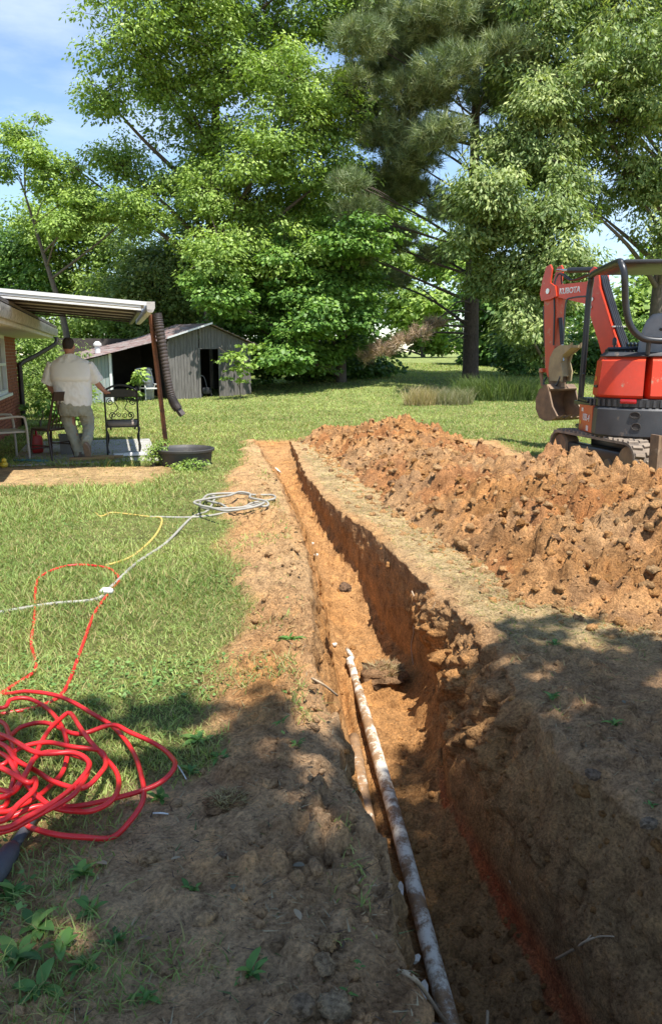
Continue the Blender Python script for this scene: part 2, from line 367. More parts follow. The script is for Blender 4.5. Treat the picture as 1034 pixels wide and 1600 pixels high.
    C = np.zeros((n, m, 3)); C[:, :nL] = cL.reshape(n, nL, 3); C[:, -nR:] = cR.reshape(n, nR, 3)
    xs, yy, zz = X[:, nL:-nR], YY[:, nL:-nR], Z[:, nL:-nR]
    k = np.clip(fbm(yy * 1.0 + xs, zz * 2 + xs, 3, 4, 121) * 2.2 + .5, 0, 1)[..., None]; k2 = np.clip(fbm(xs, yy, 2.0, 4, 123) * 2.2 + .5, 0, 1)[..., None]
    c = C_CLAY * (1.05 - .25 * k) * (1 - .35 * k2) + C_TAN * .35 * k2
    topsoil = ss(-.22, -.05, zz + .12 * fbm(yy, zz, 3, 3, 125))[..., None] * ss(0.0, .2, np.broadcast_to(D, zz.shape))[..., None]
    c = c * (1 - .6 * topsoil) + (C_DARK * (1 - k) + C_TAN * k) * .6 * topsoil
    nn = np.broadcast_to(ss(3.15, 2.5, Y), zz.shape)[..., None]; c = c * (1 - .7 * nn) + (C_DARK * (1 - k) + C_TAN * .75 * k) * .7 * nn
    col_i = np.arange(m - nL - nR)[None, :]; wr0 = nl + nf
    redz = (ss(-.80, -.62, zz) * -1 + 1) * ((col_i >= wr0 - 3) & (col_i < wr0 + 26)) * ss(4.6, 3.4, yy) * ss(1.2, 1.8, yy)
    redz = np.clip(redz * 1.3, 0, 1)[..., None] * (.7 + .3 * k2); c = c * (1 - .9 * redz) + C_RED * .9 * redz
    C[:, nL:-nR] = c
    dead = (D[:, 0] <= 0)
    Xd = X[dead][:, nL:-nR]; Yd = YY[dead][:, nL:-nR]; gd = lawn(Xd, Yd); sd = straw(Xd, Yd) * (1 - gd); Z[dead, nL:-nR] = base(Xd, Yd) + micro(Xd, Yd, gd, sd)
    C[dead, nL:-nR] = soil_color(Xd.ravel(), Yd.ravel(), gd.ravel(), sd.ravel()).reshape(*Xd.shape, 3)
    idx = np.arange(n * m).reshape(n, m)
    F = np.stack([idx[:-1, :-1], idx[:-1, 1:], idx[1:, 1:], idx[1:, :-1]], -1).reshape(-1, 4)
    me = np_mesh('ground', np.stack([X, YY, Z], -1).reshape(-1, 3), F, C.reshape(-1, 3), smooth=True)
    return tag(link('ground', me, soilmat('soil')), kind='structure'), (X[:, nL:-nR], YY[:, nL:-nR], Z[:, nL:-nR])
ground, TR = build_ground()
def trench_z(x, y):
    i = int(np.argmin(np.abs(TR[1][:, 0] - y))); return float(np.interp(x, TR[0][i], TR[2][i]))
# ------------------------------------------------------------------ spoil heap
HP = np.array([(-.55, 14.5), (-.15, 12.4), (.15, 11.0), (.62, 8.1), (.92, 6.7), (1.15, 5.6), (1.30, 4.75), (1.8, 4.25), (2.6, 4.1), (4.6, 4.5), (5.0, 5.8), (3.6, 7.1), (3.05, 8.2),
               (2.75, 8.7), (2.5, 9.5), (2.4, 11), (1.95, 13), (1.0, 14.7), (.2, 15.0)])
def poly_sd(x, y, P):
    d = np.full(x.shape, 1e9); ins = np.zeros(x.shape, bool); n = len(P)
    for i in range(n):
        a, b = P[i], P[(i + 1) % n]; e = b - a; w0 = x - a[0]; w1 = y - a[1]
        t = np.clip((w0 * e[0] + w1 * e[1]) / (e @ e), 0, 1); d = np.minimum(d, np.hypot(w0 - t * e[0], w1 - t * e[1]))
        c = ((a[1] <= y) & (b[1] > y)) | ((b[1] <= y) & (a[1] > y))
        with np.errstate(divide='ignore', invalid='ignore'):
            xi = a[0] + (y - a[1]) * e[0] / (e[1] if e[1] else 1e-9)
        ins ^= c & (x < xi)
    return np.where(ins, d, -d)
def heap_h(x, y):
    d = poly_sd(x + .25 * fbm(x, y, 1.6, 3, 201), y + .25 * fbm(x, y, 1.6, 3, 203), HP)
    prof = ss(-.15, 1.15, d)
    wx = x + .10 * fbm(x, y, 3, 3, 205); wy = y + .10 * fbm(x, y, 3, 3, 206)
    big = ss(-.15, .12, fbm(x, y, .8, 2, 218))
    lump = (.06 + .08 * big) * facets(wx, wy, 3.2, 207, 1.1) + .095 * facets(wx, wy, 5.6, 209, 1.1) * (.5 + .8 * big) + .07 * facets(x + .03 * fbm(x, y, 14, 2, 204), y, 12, 211, 1.1) + .042 * facets(x, y, 24, 219, 1.0) + .06 * fbm(x, y, 9, 4, 220, .65)
    ridge = .30 + .24 * np.exp(-(((x - 2.85) / .5) ** 2 + ((y - 8.0) / .8) ** 2)) - .10 * np.exp(-(((x - 2.3) / .4) ** 2 + ((y - 9.0) / .5) ** 2)) - .20 * ss(2.8, 3.5, x)
    ridge = ridge - .10 * ss(11.5, 13.5, y) - .03 * ss(6.4, 5.0, y)
    h = prof * (ridge + .24 * fbm(x, y, .9, 3, 213) + .15 * fbm(x, y, 3.3, 4, 215)) + lump * ss(-.15, .3, d) + .03 * fbm(x, y, 22, 3, 217) * ss(-.05, .2, d)
    return np.maximum(h, -.0) * ss(-.12, .12, d) - .05 * ss(.05, -.15, d), d
xs = np.arange(-.75, 5.2, .0225); ysg = []; y = 3.85
while y < 15.4: ysg.append(y); y += .02 if y < 7 else .03
gx, gy = np.meshgrid(xs, np.array(ysg)); hh, dd = heap_h(gx, gy); Bz = base(gx, gy)
hz = Bz + hh
k = np.clip(fbm(gx, gy, 1.5, 4, 221) * 2.3 + .5, 0, 1)[..., None]; k2 = np.clip(fbm(gx, gy, 4.5, 4, 223) * 2.6 + .5, 0, 1)[..., None]; k3 = worley(gx, gy, 5, 225)[2][..., None]
hc = C_CLAY * (1 - .75 * k) + C_TAN * 1.08 * .75 * k; hc = hc * (.72 + .5 * k3); rd = ss(.55, .8, worley(gx, gy, 1.4, 227)[2])[..., None] * .5; hc = hc * (1 - rd) + np.array((.36, .14, .05)) * rd; dk = ss(.66, .86, k2 * .6 + k3 * .4); hc = (hc * (1 - .6 * dk) + C_DARK * .6 * dk) * np.array((.88, .87, .9))
# little sideways push so lumps overhang
off = .07 * fbm(gx, gy, 6, 4, 231) * ss(.0, .3, hh); offy = .07 * fbm(gx, gy, 6, 4, 233) * ss(.0, .3, hh)
idx = np.arange(gx.size).reshape(gx.shape); keep = (dd > -.25)
kf = keep[:-1, :-1] & keep[1:, 1:] & keep[:-1, 1:] & keep[1:, :-1]
F = np.stack([idx[:-1, :-1], idx[:-1, 1:], idx[1:, 1:], idx[1:, :-1]], -1)[kf]
used = np.unique(F); rm = np.full(gx.size, -1); rm[used] = np.arange(len(used))
V = np.stack([gx + off, gy + offy, hz], -1).reshape(-1, 3)[used]
M_SOIL = bpy.data.materials['soil']
heap = link('spoil_heap', np_mesh('spoil_heap', V, rm[F], hc.reshape(-1, 3)[used], smooth=True), M_SOIL)
tag(heap, 'long lumpy heap of dug orange clay along the right of the trench', 'soil heap')
def top_z(x, y):
    x = np.asarray(x, float); y = np.asarray(y, float); h, d = heap_h(x, y); return np.maximum(base(x, y) + h, np.where(d > -.1, -9, H(x, y)))
# ------------------------------------------------------------------ clods
def ico(sub):
    bm = bmesh.new(); bmesh.ops.create_icosphere(bm, subdivisions=sub, radius=1); v = np.array([q.co[:] for q in bm.verts]); f = np.array([[q.index for q in p.verts] for p in bm.faces]); bm.free(); return v, f
IV1, IF1 = ico(1); IV2, IF2 = ico(2); IV3, IF3 = ico(3)
def lumps(iv, nvar, amp, seed):
    out = []
    for i in range(nvar):
        s = seed + i * 13; n3 = fbm(iv[:, 0] * 1.0 + iv[:, 2] * .7 + i * 5, iv[:, 1] - iv[:, 2] * .6, 1.9, 4, s, .7) * 2 + RNG.normal(size=len(iv)) * .24
        f = 1 + amp * n3; sc = np.array([1, .75 + .4 * random.random(), .6 + .3 * random.random()]); out.append(iv * f[:, None] * sc)
    return out
L1 = lumps(IV1, 16, .75, 301); L2 = lumps(IV2, 16, .85, 351)
def clod_field(name, pts, sizes, cols, label=None, lod=None):
    Vs, Fs, Cs = [], [], []; b = 0
    for (p, s, c) in zip(pts, sizes, cols):
        big = s > .028; v = random.choice(L2 if big else L1); f = IF2 if big else IF1
        a = random.random() * 6.28; ca, sa = math.cos(a), math.sin(a)
        v = np.stack([v[:, 0] * ca - v[:, 1] * sa, v[:, 0] * sa + v[:, 1] * ca, v[:, 2]], 1) * s
        Vs.append(v + p); Fs.append(f + b); b += len(v); Cs.append(np.repeat(c[None], len(v), 0))
    return tag(link(name, np_mesh(name, np.concatenate(Vs), np.concatenate(Fs), np.concatenate(Cs)), M_SOIL), label, kind='stuff')
def soilcol(n, dark=0.):
    t = RNG.random((n, 1)); u = RNG.random((n, 1)); c = C_CLAY * (1 - t) + C_TAN * t; c = c * (.85 + .3 * u); m = (RNG.random((n, 1)) < .06 + dark); return np.where(m, C_DARK * (.7 + .7 * u), c)
n = 6500; yy = np.exp(RNG.uniform(np.log(4.0), np.log(14.8), n * 3)); xx = RNG.uniform(-.6, 4.4, n * 3)
h_, d_ = heap_h(xx, yy); ok = d_ > -.12 - .25 * RNG.random(n * 3); xx, yy, h_ = xx[ok][:n], yy[ok][:n], h_[ok][:n]
sz = .005 + .030 * RNG.random(len(xx)) ** 7 + .03 * RNG.random(len(xx)) ** 24 + .0010 * yy
zz = np.maximum(top_z(xx, yy), H(xx, yy)) + sz * .05
clod_field('heap_clods', np.stack([xx, yy, zz], 1), sz, soilcol(len(xx)) * .92, 'loose crumbs and clods of clay on the heap')
# crumbs on the bare ground and in the trench
n = 9000; yy = np.exp(RNG.uniform(np.log(1.35), np.log(11), n)); xx = RNG.uniform(-1, 1, n) * (.25 + .42 * yy) + .15
el, er = np.interp(yy, YL, XL), np.interp(yy, YR, XR); g = lawn(xx, yy); hd = heap_h(xx, yy)[1]
berm = np.exp(-np.abs(xx - el + .18) / .22) + .5 * np.exp(-np.abs(xx - er - .15) / .2); inside = (xx > el) & (xx < er)
ok = (RNG.random(n) < np.where(inside, .8, .06 + .9 * berm)) & (g < .4) & (hd < -.1)
xx, yy = xx[ok], yy[ok]; zz = H(xx, yy)
for i in range(len(xx)):
    if np.interp(yy[i], YL, XL) - .03 < xx[i] < np.interp(yy[i], YR, XR) + .05: zz[i] = trench_z(xx[i], yy[i])
sz = .0035 + .026 * RNG.random(len(xx)) ** 7 + .0007 * yy
cc = soil_color(xx, yy, np.zeros_like(xx), np.zeros_like(xx)) * (.75 + .45 * RNG.random((len(xx), 1)))
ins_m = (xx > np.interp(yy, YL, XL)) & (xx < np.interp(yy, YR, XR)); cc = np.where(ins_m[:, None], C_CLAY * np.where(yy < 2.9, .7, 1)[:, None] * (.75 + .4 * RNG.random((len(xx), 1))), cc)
clod_field('ground_clods', np.stack([xx, yy, zz - sz * .05], 1), sz, cc, 'loose crumbs of soil beside and inside the trench')

def surf(x, y):
    if 0.9 < y < 14.1 and np.interp(y, YL, XL) - .12 < x < np.interp(y, YR, XR) + .15: return trench_z(x, y)
    return float(top_z(np.array([x]), np.array([y]))[0])
def hit(px, py, lift=.006):
    """where a view ray meets the ground, trench or heap"""
    d = ray(px, py); t = .8
    while t < 25:
        x, y, z = t * d[0], t * d[1], 1.55 + t * d[2]
        if z < .9 and z <= surf(x, y) + lift: break
        t += .012
    return Vector((x, y, z + lift))
# ------------------------------------------------------------------ trees
M_BARK = mat('bark', (.17, .135, .105), (.07, .055, .042), 9, .9, bs=.8, bscale=14, stretch=(3, 3, .6))
M_PBARK = mat('pine_bark', (.13, .095, .075), (.045, .033, .027), 9, .95, bs=1, bscale=10, stretch=(3, 3, .8))
M_LEAF = leafmat('leaf', (1.24, 1.24, 1.2), transl=.32); M_NEEDLE = leafmat('needle', transl=.2, rough=.6)
def leaf_quads(P, A, N, ln, wd, cols):
    """pointed, folded leaves: P base, A long axis, N normal -> 4 verts, 2 tris each"""
    A = A / np.linalg.norm(A, axis=1, keepdims=True); B = np.cross(A, N); B /= np.linalg.norm(B, axis=1, keepdims=True) + 1e-9; Nn = np.cross(B, A)
    ln = ln[:, None]; wd = wd[:, None]
    mid = P + A * ln * .5
    V = np.stack([P, mid + B * wd * .5 - Nn * wd * .12, P + A * ln - Nn * ln * .1, mid - B * wd * .5 - Nn * wd * .12], 1).reshape(-1, 3)
    k = np.arange(len(P))[:, None] * 4; F = np.concatenate([k + np.array([[0, 1, 2]]), k + np.array([[0, 2, 3]])])
    return V, F, np.repeat(cols, 4, 0)
def unit(n): v = RNG.normal(size=(n, 3)); return v / np.linalg.norm(v, axis=1, keepdims=True)
def lobes_px(L, Y, spread, base, squash=.85, seed=0):
    """crown lobes: picked positions in the picture, each at its own distance, as real ellipsoids relative to the base"""
    rg = np.random.default_rng(seed); out = []
    for (px, py, r) in L:
        y = Y + rg.uniform(-spread, spread); p = aty(px, py, y); rr = r / 1209 * y
        out.append((p.x - base[0], p.y - base[1], p.z - base[2], rr, rr * 1.15, rr * squash))
    return out
def limbs(mb, base_r, top, lobes, bend=.3, rise=.45, start=(.25, .8), seed=0, twigs=0, thin=1.0):
    rg = random.Random(seed); H_ = top[2]
    tp = bez([(0, 0, -.3), (top[0] * .1 + rg.uniform(-.1, .1), top[1] * .1, H_ * .3), (top[0] * .5, top[1] * .5, H_ * .65), top], 6)
    m = len(tp); mb.tube(tp, [base_r * (1.25 if i == 0 else 1) * (1 - .9 * (i / (m - 1)) ** 1.1) for i in range(m)], 9)
    for lb in lobes:
        c = Vector(lb[:3]); hz = max(.12, min(.92, (c.z - rise * math.hypot(c.x, c.y)) / H_)); hz = min(max(hz, start[0] * .6), .93)
        a = tp[int(hz * (m - 1))]; mid = a.lerp(c, .5) + Vector((rg.uniform(-1, 1), rg.uniform(-1, 1), rg.uniform(-.2, .9))) * bend * (c - a).length * .3
        r0 = base_r * (1 - .85 * hz) * .5 * thin; pts = bez([a, mid, c], 5)
        mb.tube(pts, [max(.012, r0 * (1 - .85 * i / (len(pts) - 1))) for i in range(len(pts))], 6)
        for q in range(twigs):
            d = Vector((rg.gauss(0, 1), rg.gauss(0, 1), rg.gauss(.2, .7))).normalized(); e = c + Vector((d.x * lb[3], d.y * lb[4], d.z * lb[5])) * rg.uniform(.6, .95)
            s0 = pts[rg.randint(4, len(pts) - 1)]; mm = s0.lerp(e, .5) + Vector((rg.gauss(0, .1), rg.gauss(0, .1), rg.gauss(.1, .1)))
            mb.tube(bez([s0, mm, e], 3), [r0 * .22 + .006] * 4 + [.008] * 3, 4)
    return tp
def crown(lobes, ncl, per, size, cw, pal, droop=.0, flat=.62, spread=.7, shell=.4, gap=.0, seed=0, up=.45):
    """boughs through the lobes, each a ragged dome of leaves; pal: (dark, mid, light) colours"""
    global RNG; RNG = np.random.default_rng(500 + seed)
    Lb = np.array(lobes); w = Lb[:, 3] * Lb[:, 4]; pick = RNG.choice(len(Lb), ncl, p=w / w.sum()); d = unit(ncl); d[:, 2] = d[:, 2] * .9 + .1
    rad = RNG.random(ncl) ** shell; C = Lb[pick, :3] + d * Lb[pick, 3:6] * rad[:, None] * (1 + .18 * RNG.normal(size=(ncl, 1)))
    if gap:
        v = fbm(C[:, 0] * 1.0 + C[:, 1] * .6, C[:, 2] - C[:, 1] * .5, .55, 3, seed + 7); k = v > -.5 + gap; C, d, rad, pick = C[k], d[k], rad[k], pick[k]
    n = len(C); R_ = spread * (.45 + .95 * RNG.random(n) ** 1.3); ct = RNG.random(n); ph = RNG.random((n, 2)) * 6.283
    pn = np.maximum(6, (per * (R_ / spread) ** 2 * 1.15)).astype(int); ci = np.repeat(np.arange(n), pn); N = len(ci)
    u = unit(N); u[:, 2] = np.where(u[:, 2] < 0, u[:, 2] * (.5 + droop), u[:, 2]); az = np.arctan2(u[:, 1], u[:, 0])
    f = 1 + .24 * np.sin(3 * az + ph[ci, 0]) + .16 * np.sin(7 * az + ph[ci, 1] + 3 * u[:, 2]); rr = (.5 + .45 * RNG.random(N) ** .5) * f
    P = C[ci] + u * (R_[ci] * rr)[:, None] * np.array([1, 1, flat]); P[:, 2] -= (.18 + .5 * droop) * R_[ci] * (rr * np.hypot(u[:, 0], u[:, 1])) ** 2
    Nn = u * .8 + np.array([0, 0, up]) + unit(N) * .55 + d[ci] * .25; A = u * np.array([.8, .8, .2]) + unit(N) * .6; A[:, 2] = A[:, 2] * .6 - .3 - droop
    ln = size * (.55 + .85 * RNG.random(N)); wd = ln * cw * (.75 + .5 * RNG.random(N))
    t = np.clip(.18 + .42 * ct[ci] + .18 * (u[:, 2] > .1) + .5 * (RNG.random(N) - .5), 0, 1)[:, None]  # leaves on the upper side of each bough coloured lighter, like sunlit tops
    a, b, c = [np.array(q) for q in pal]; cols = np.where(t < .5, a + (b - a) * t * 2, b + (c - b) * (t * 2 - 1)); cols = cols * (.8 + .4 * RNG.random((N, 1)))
    return leaf_quads(P, A, Nn, ln, wd, cols), [(Lb[k_, :3], C[q_]) for q_, k_ in enumerate(pick)]
def tree(name, label, base, top, trunk_r, lobes, ncl, per, size, cw, pal, cat='tree', group=None, bark=None, leafm=None, seed=0, twigs=1, thin=1., **kw):
    t = thing(name, label, cat, base, 0, group); mb = MB(); limbs(mb, trunk_r, top, lobes, seed=seed, twigs=0, thin=thin)
    (V, F, C), tw = crown(lobes, ncl, per, size, cw, pal, seed=seed, **kw); tr_ = max(.004, trunk_r * .05)
    for a_, c_ in tw:
        a_, c_ = Vector(a_), Vector(c_); mb.tube([a_, a_.lerp(c_, .5) + Vector((random.gauss(0, .08), random.gauss(0, .08), random.uniform(0, .15))) * (c_ - a_).length, c_], [tr_, tr_ * .7, tr_ * .35], 4, cap=False)
    mb.build('trunk', bark or M_BARK, t, smooth=True)
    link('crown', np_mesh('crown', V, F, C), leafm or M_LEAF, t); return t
def gz(x, y): return float(base(np.array([x]), np.array([y]))[0])
P_HICK = ((.085, .15, .03), (.21, .305, .06), (.37, .46, .12)); P_DARK = ((.035, .08, .02), (.085, .165, .035), (.20, .30, .065)); P_MAPLE = ((.05, .115, .025), (.12, .225, .04), (.26, .38, .08))
P_OLIVE = ((.075, .125, .04), (.17, .23, .07), (.42, .46, .19)); P_OLIVE2 = ((.07, .125, .04), (.155, .215, .065), (.38, .42, .16)); P_BACK = ((.09, .155, .035), (.19, .275, .06), (.32, .41, .10))
P_PINE = ((.12, .165, .075), (.21, .27, .12), (.36, .40, .20)); P_BROWN = ((.26, .18, .12), (.40, .28, .19), (.54, .40, .28))
b = (-4.6, 31.0, gz(-4.6, 31))
LB = lobes_px([(200, 60, 70), (290, 20, 80), (410, 50, 85), (520, 30, 60), (160, 145, 42), (250, 130, 66), (360, 120, 80), (465, 130, 70), (330, 215, 66), (430, 230, 75), (500, 190, 60),
               (195, 265, 56), (125, 268, 38), (265, 300, 56), (380, 320, 78), (470, 320, 70), (250, -70, 90), (400, -90, 110), (530, -70, 80), (450, 400, 70), (350, 400, 66), (300, 360, 50), (330, 300, 55), (520, 270, 50)], 29.5, 2.6, b, seed=3)
tree('hickory_tree', 'tallest bright green broadleaf tree, its crown filling the upper left behind the shed', b, (.6, 0, 14.5), .38, LB, 1250, 165, .132, .52, P_HICK, seed=1, gap=.10, spread=.64, droop=.10)
b = (-9.8, 29.5, gz(-9.8, 29.5))
LB = lobes_px([(30, 210, 27), (15, 265, 26), (70, 262, 28), (75, 300, 22), (45, 235, 20), (110, 300, 24), (150, 330, 36), (100, 350, 26), (210, 330, 40), (60, 180, 10)], 28.6, .9, b, seed=5)
tree('oak_tree', 'spindly oak whose thin leaning top stands against the sky at far left', b, (-1.2, -.4, 7.6), .16, LB, 190, 110, .13, .5, P_HICK, seed=2, spread=.44, thin=1.3)
bl = [('round_tree', 'dark round-topped tree behind the house roof at the far left edge', -15.5, 38, [(20, 400, 50), (-30, 400, 50), (45, 380, 42), (25, 460, 60), (-40, 470, 60), (60, 440, 42), (20, 530, 60), (-40, 560, 60)], P_DARK),
      ('leafy_tree', 'mid-green bushy tree standing behind the patio cover, left of the man', -11.5, 36, [(110, 400, 50), (95, 352, 40), (140, 345, 38), (50, 362, 36), (160, 385, 45), (120, 450, 60), (190, 440, 50), (150, 500, 60), (90, 520, 60), (200, 520, 50)], P_BACK),
      ('yellow_green_tree', 'yellowish green tree directly behind the shed roof', -7.8, 34, [(240, 400, 50), (270, 450, 60), (215, 460, 45), (300, 430, 50), (250, 510, 50), (310, 490, 55), (200, 530, 45)], P_OLIVE)]
for i, (nm, lab, x, y, Ls, pal) in enumerate(bl):
    b = (x, y, gz(x, y)); LB = lobes_px(Ls, y - .5, 1.6, b, seed=20 + i)
    tree(nm, lab, b, (.2, 0, 5.0), .2, LB, 330, 150, .16, .55, pal, group=None, seed=30 + i, spread=.85)
b = (.4, 29.5, gz(.4, 29.5))
LB = lobes_px([(430, 470, 58), (500, 490, 60), (385, 505, 44), (545, 450, 45), (480, 555, 44), (545, 540, 36), (410, 430, 50), (520, 400, 55), (440, 555, 36), (560, 500, 30), (470, 420, 55), (560, 380, 40), (340, 460, 45), (400, 560, 30)], 28, 1.6, b, seed=9)
tree('maple_tree', 'low dark maple with branches to the ground, right of the shed', b, (0, 0, 5.6), .22, LB, 560, 150, .14, .75, P_MAPLE, seed=7, spread=.62, flat=.42)
b = (-2.9, 25.4, gz(-2.9, 25.4))
LB = [(-.35, -.5, 1.25, .5, .4, .3), (.1, -.4, .95, .45, .4, .28), (-.6, -.6, 1.6, .35, .35, .25), (.25, -.2, 1.7, .5, .4, .35), (-.1, -.5, .55, .35, .3, .25)]
tree('maple_sapling', 'bright green maple sapling beside the open door of the shed', b, (0, -.1, 1.7), .02, LB, 16, 30, .13, .8, P_HICK, seed=8, spread=.28, flat=.3)
# pine: whorled limbs carrying needle tufts
b = (5.33, 30.0, gz(5.33, 30)); pt = thing('pine_tree', 'tall grey-green pine with a dark bare lower trunk, right of centre', 'tree', b)
LBp = lobes_px([(600, 110, 55), (565, 165, 42), (625, 60, 60), (680, 30, 66), (700, 110, 55), (575, 205, 40), (620, 215, 55), (545, 285, 30), (595, 285, 50), (640, 300, 46), (560, 330, 40), (605, 375, 44), (690, 210, 46),
                (650, 150, 60), (735, 60, 60), (770, 10, 60), (690, -60, 80), (560, 60, 45), (760, -90, 90), (560, 395, 34), (700, 330, 36), (780, 150, 50), (680, 400, 30), (640, 250, 45), (590, 20, 45), (610, 440, 28), (790, 80, 45), (545, 130, 34)], 28.6, 2.4, b, squash=.42, seed=13)
LBb = lobes_px([(598, 545, 20), (572, 556, 14), (626, 535, 18), (655, 520, 16), (680, 505, 14)], 27.5, .7, b, squash=.5, seed=15)
mb = MB(); limbs(mb, .33, (-.35, 0, 15.5), LBp, bend=.22, rise=.08, seed=4, twigs=4, thin=.55)
for lb in LBb:
    c = Vector(lb[:3]); a = Vector((0, 0, c.z + .8)); mb.tube(bez([a, a.lerp(c, .45) + Vector((0, 0, .35)), c], 5), [.05 * (1 - .08 * i) for i in range(11)], 5)
for i in range(12):
    z = random.uniform(1.2, 5); a = random.uniform(0, 6.28); l = random.uniform(.5, 1.8); mb.tube([(0, 0, z), (math.cos(a) * l * .5, math.sin(a) * l * .5, z + .05), (math.cos(a) * l, math.sin(a) * l, z - .15)], [.03, .018, .006], 4)
mb.build('trunk', M_PBARK, pt, smooth=True)
def tufts(lobes, n, per, size, pal, seed):
    rg = np.random.default_rng(seed); Lb = np.array(lobes); w = Lb[:, 3] ** 2; pk = rg.choice(len(Lb), n, p=w / w.sum()); d = rg.normal(size=(n, 3)); d /= np.linalg.norm(d, axis=1, keepdims=True)
    C = Lb[pk, :3] + d * Lb[pk, 3:6] * (rg.random((n, 1)) ** .5) * 1.05
    ax = d * .6 + np.array([0, 0, .75]) + rg.normal(size=(n, 3)) * .25; ct = rg.random(n)
    ci = np.repeat(np.arange(n), per); N = len(ci); A = ax[ci] * .8 + rg.normal(size=(N, 3)) * .62; A /= np.linalg.norm(A, axis=1, keepdims=True); P = C[ci] - A * .02 + rg.normal(size=(N, 3)) * .05
    B = np.cross(A, rg.normal(size=(N, 3))); B /= np.linalg.norm(B, axis=1, keepdims=True); ln = size * (.7 + .6 * rg.random((N, 1)))
    V = np.stack([P - B * .012, P + B * .012, P + A * ln], 1).reshape(-1, 3); F = np.arange(N * 3).reshape(-1, 3)
    t = np.clip(ct[ci] + .3 * (rg.random(N) - .5), 0, 1)[:, None]; a, b_, c = [np.array(q) for q in pal]; cols = np.where(t < .5, a + (b_ - a) * t * 2, b_ + (c - b_) * (t * 2 - 1))
    return V, F, np.repeat(cols, 3, 0)
V, F, C = tufts(LBp, 8000, 26, .32, P_PINE, 61); link('crown', np_mesh('crown', V, F, C), M_NEEDLE, pt)
V, F, C = tufts(LBb, 130, 22, .26, P_BROWN, 63); o = link('dead_foliage', np_mesh('dead_foliage', V, F, C), M_NEEDLE, pt); o['label'] = 'brown dead needles on the low left branches'
b = (7.4, 26, gz(7.4, 26))
LB = lobes_px([(790, 230, 46), (765, 300, 44), (840, 250, 56), (800, 350, 50), (860, 340, 50), (745, 375, 36), (830, 430, 54), (775, 430, 42), (860, 480, 44), (815, 500, 36), (750, 320, 28), (840, 170, 50), (880, 410, 46), (720, 300, 24), (850, 540, 30)], 25, 1.5, b, seed=17)
tree('sourwood_tree', 'pale drooping-leaved tree between the pine and the excavator', b, (.3, 0, 8.2), .2, LB, 560, 140, .155, .40, P_OLIVE, seed=11, droop=.28, spread=.54, gap=.15, up=.45)
b = (11.4, 28, gz(11.4, 28))
LB = lobes_px([(850, 40, 66), (925, 60, 76), (1000, 100, 76), (895, 140, 70), (975, 190, 70), (1040, 290, 66), (910, 230, 56), (965, 280, 46), (890, 300, 40), (1025, 20, 80), (940, -50, 96), (825, 70, 46), (805, 110, 40), (850, 120, 55), (1060, 180, 70), (840, -50, 70), (1070, 60, 70), (1040, 370, 40), (930, 330, 22)], 27, 1.8, b, seed=19)
tree('tall_tree', 'tall broadleaf tree with drooping leaves rising behind the excavator at right', b, (.4, 0, 13.5), .3, LB, 760, 145, .155, .42, P_OLIVE2, seed=12, droop=.25, spread=.62, gap=.19)
# farther woods seen through the gaps
far = [('pale_green_tree', 'pale sunlit tree far behind the brown dead pine branches', 1.8, 62, [(560, 430, 50), (600, 400, 60), (560, 500, 40), (620, 470, 50), (600, 330, 60)], P_BACK, 620),
       ('hazel_bush', 'light green bush beyond the lawn, left of the pine trunk', 7.0, 60, [(640, 520, 30), (600, 545, 22), (670, 490, 40), (690, 530, 28), (640, 480, 40), (700, 420, 50)], P_HICK, 620),
       ('woodland_tree', 'shaded woodland tree just right of the pine trunk', 10.5, 42, [(770, 470, 50), (800, 520, 45), (760, 540, 36), (840, 480, 50), (850, 560, 40), (790, 570, 30)], P_DARK, 760),
       ('edge_tree', 'leafy tree seen through the excavator canopy frame', 17.0, 45, [(930, 500, 45), (990, 510, 50), (1040, 480, 60), (900, 540, 40), (960, 560, 40), (1030, 560, 50), (1060, 420, 50)], P_BACK, 760),
       ('back_tree', 'dark green tree behind the maple at the centre of the wood edge', -2.0, 44, [(400, 420, 70), (470, 380, 70), (520, 480, 60), (440, 500, 60), (350, 480, 60), (560, 560, 30)], P_DARK, 760)]
for i, (nm, lab, x, y, Ls, pal, nc) in enumerate(far):
    b = (x, y, gz(x, y)); LB = lobes_px(Ls, y, 2, b, seed=40 + i); tree(nm, lab, b, (0, 0, 4.5), .2, LB, nc // 5, 110, .36, .6, pal, seed=50 + i, spread=1.25)
# the tree behind the camera whose shade covers the foreground
b = (4.57, -4.95, 0); S = [(-1.2, 4.1, 7.3, 1.7), (-.2, 4.6, 7.0, 1.6), (1.2, 5.2, 7.2, 1.7), (-3.2, 3.2, 7.4, 1.5), (-4.4, 2.3, 7.2, 1.4), (-1.9, 3.0, 7.5, 1.7), (.8, 3.4, 7.4, 1.8), (-3.0, 1.9, 7.7, 1.5), (2.4, 3.8, 7.3, 1.6), (-.2, 2.2, 8.0, 1.6)]
tree('shade_tree', 'broadleaf tree standing behind the photographer and shading the foreground', b, (0, 0, 9), .25, [(x, y, z, r, r, r * .7) for x, y, z, r in S], 195, 120, .27, .7, P_HICK, seed=70, spread=.70, shell=.6)
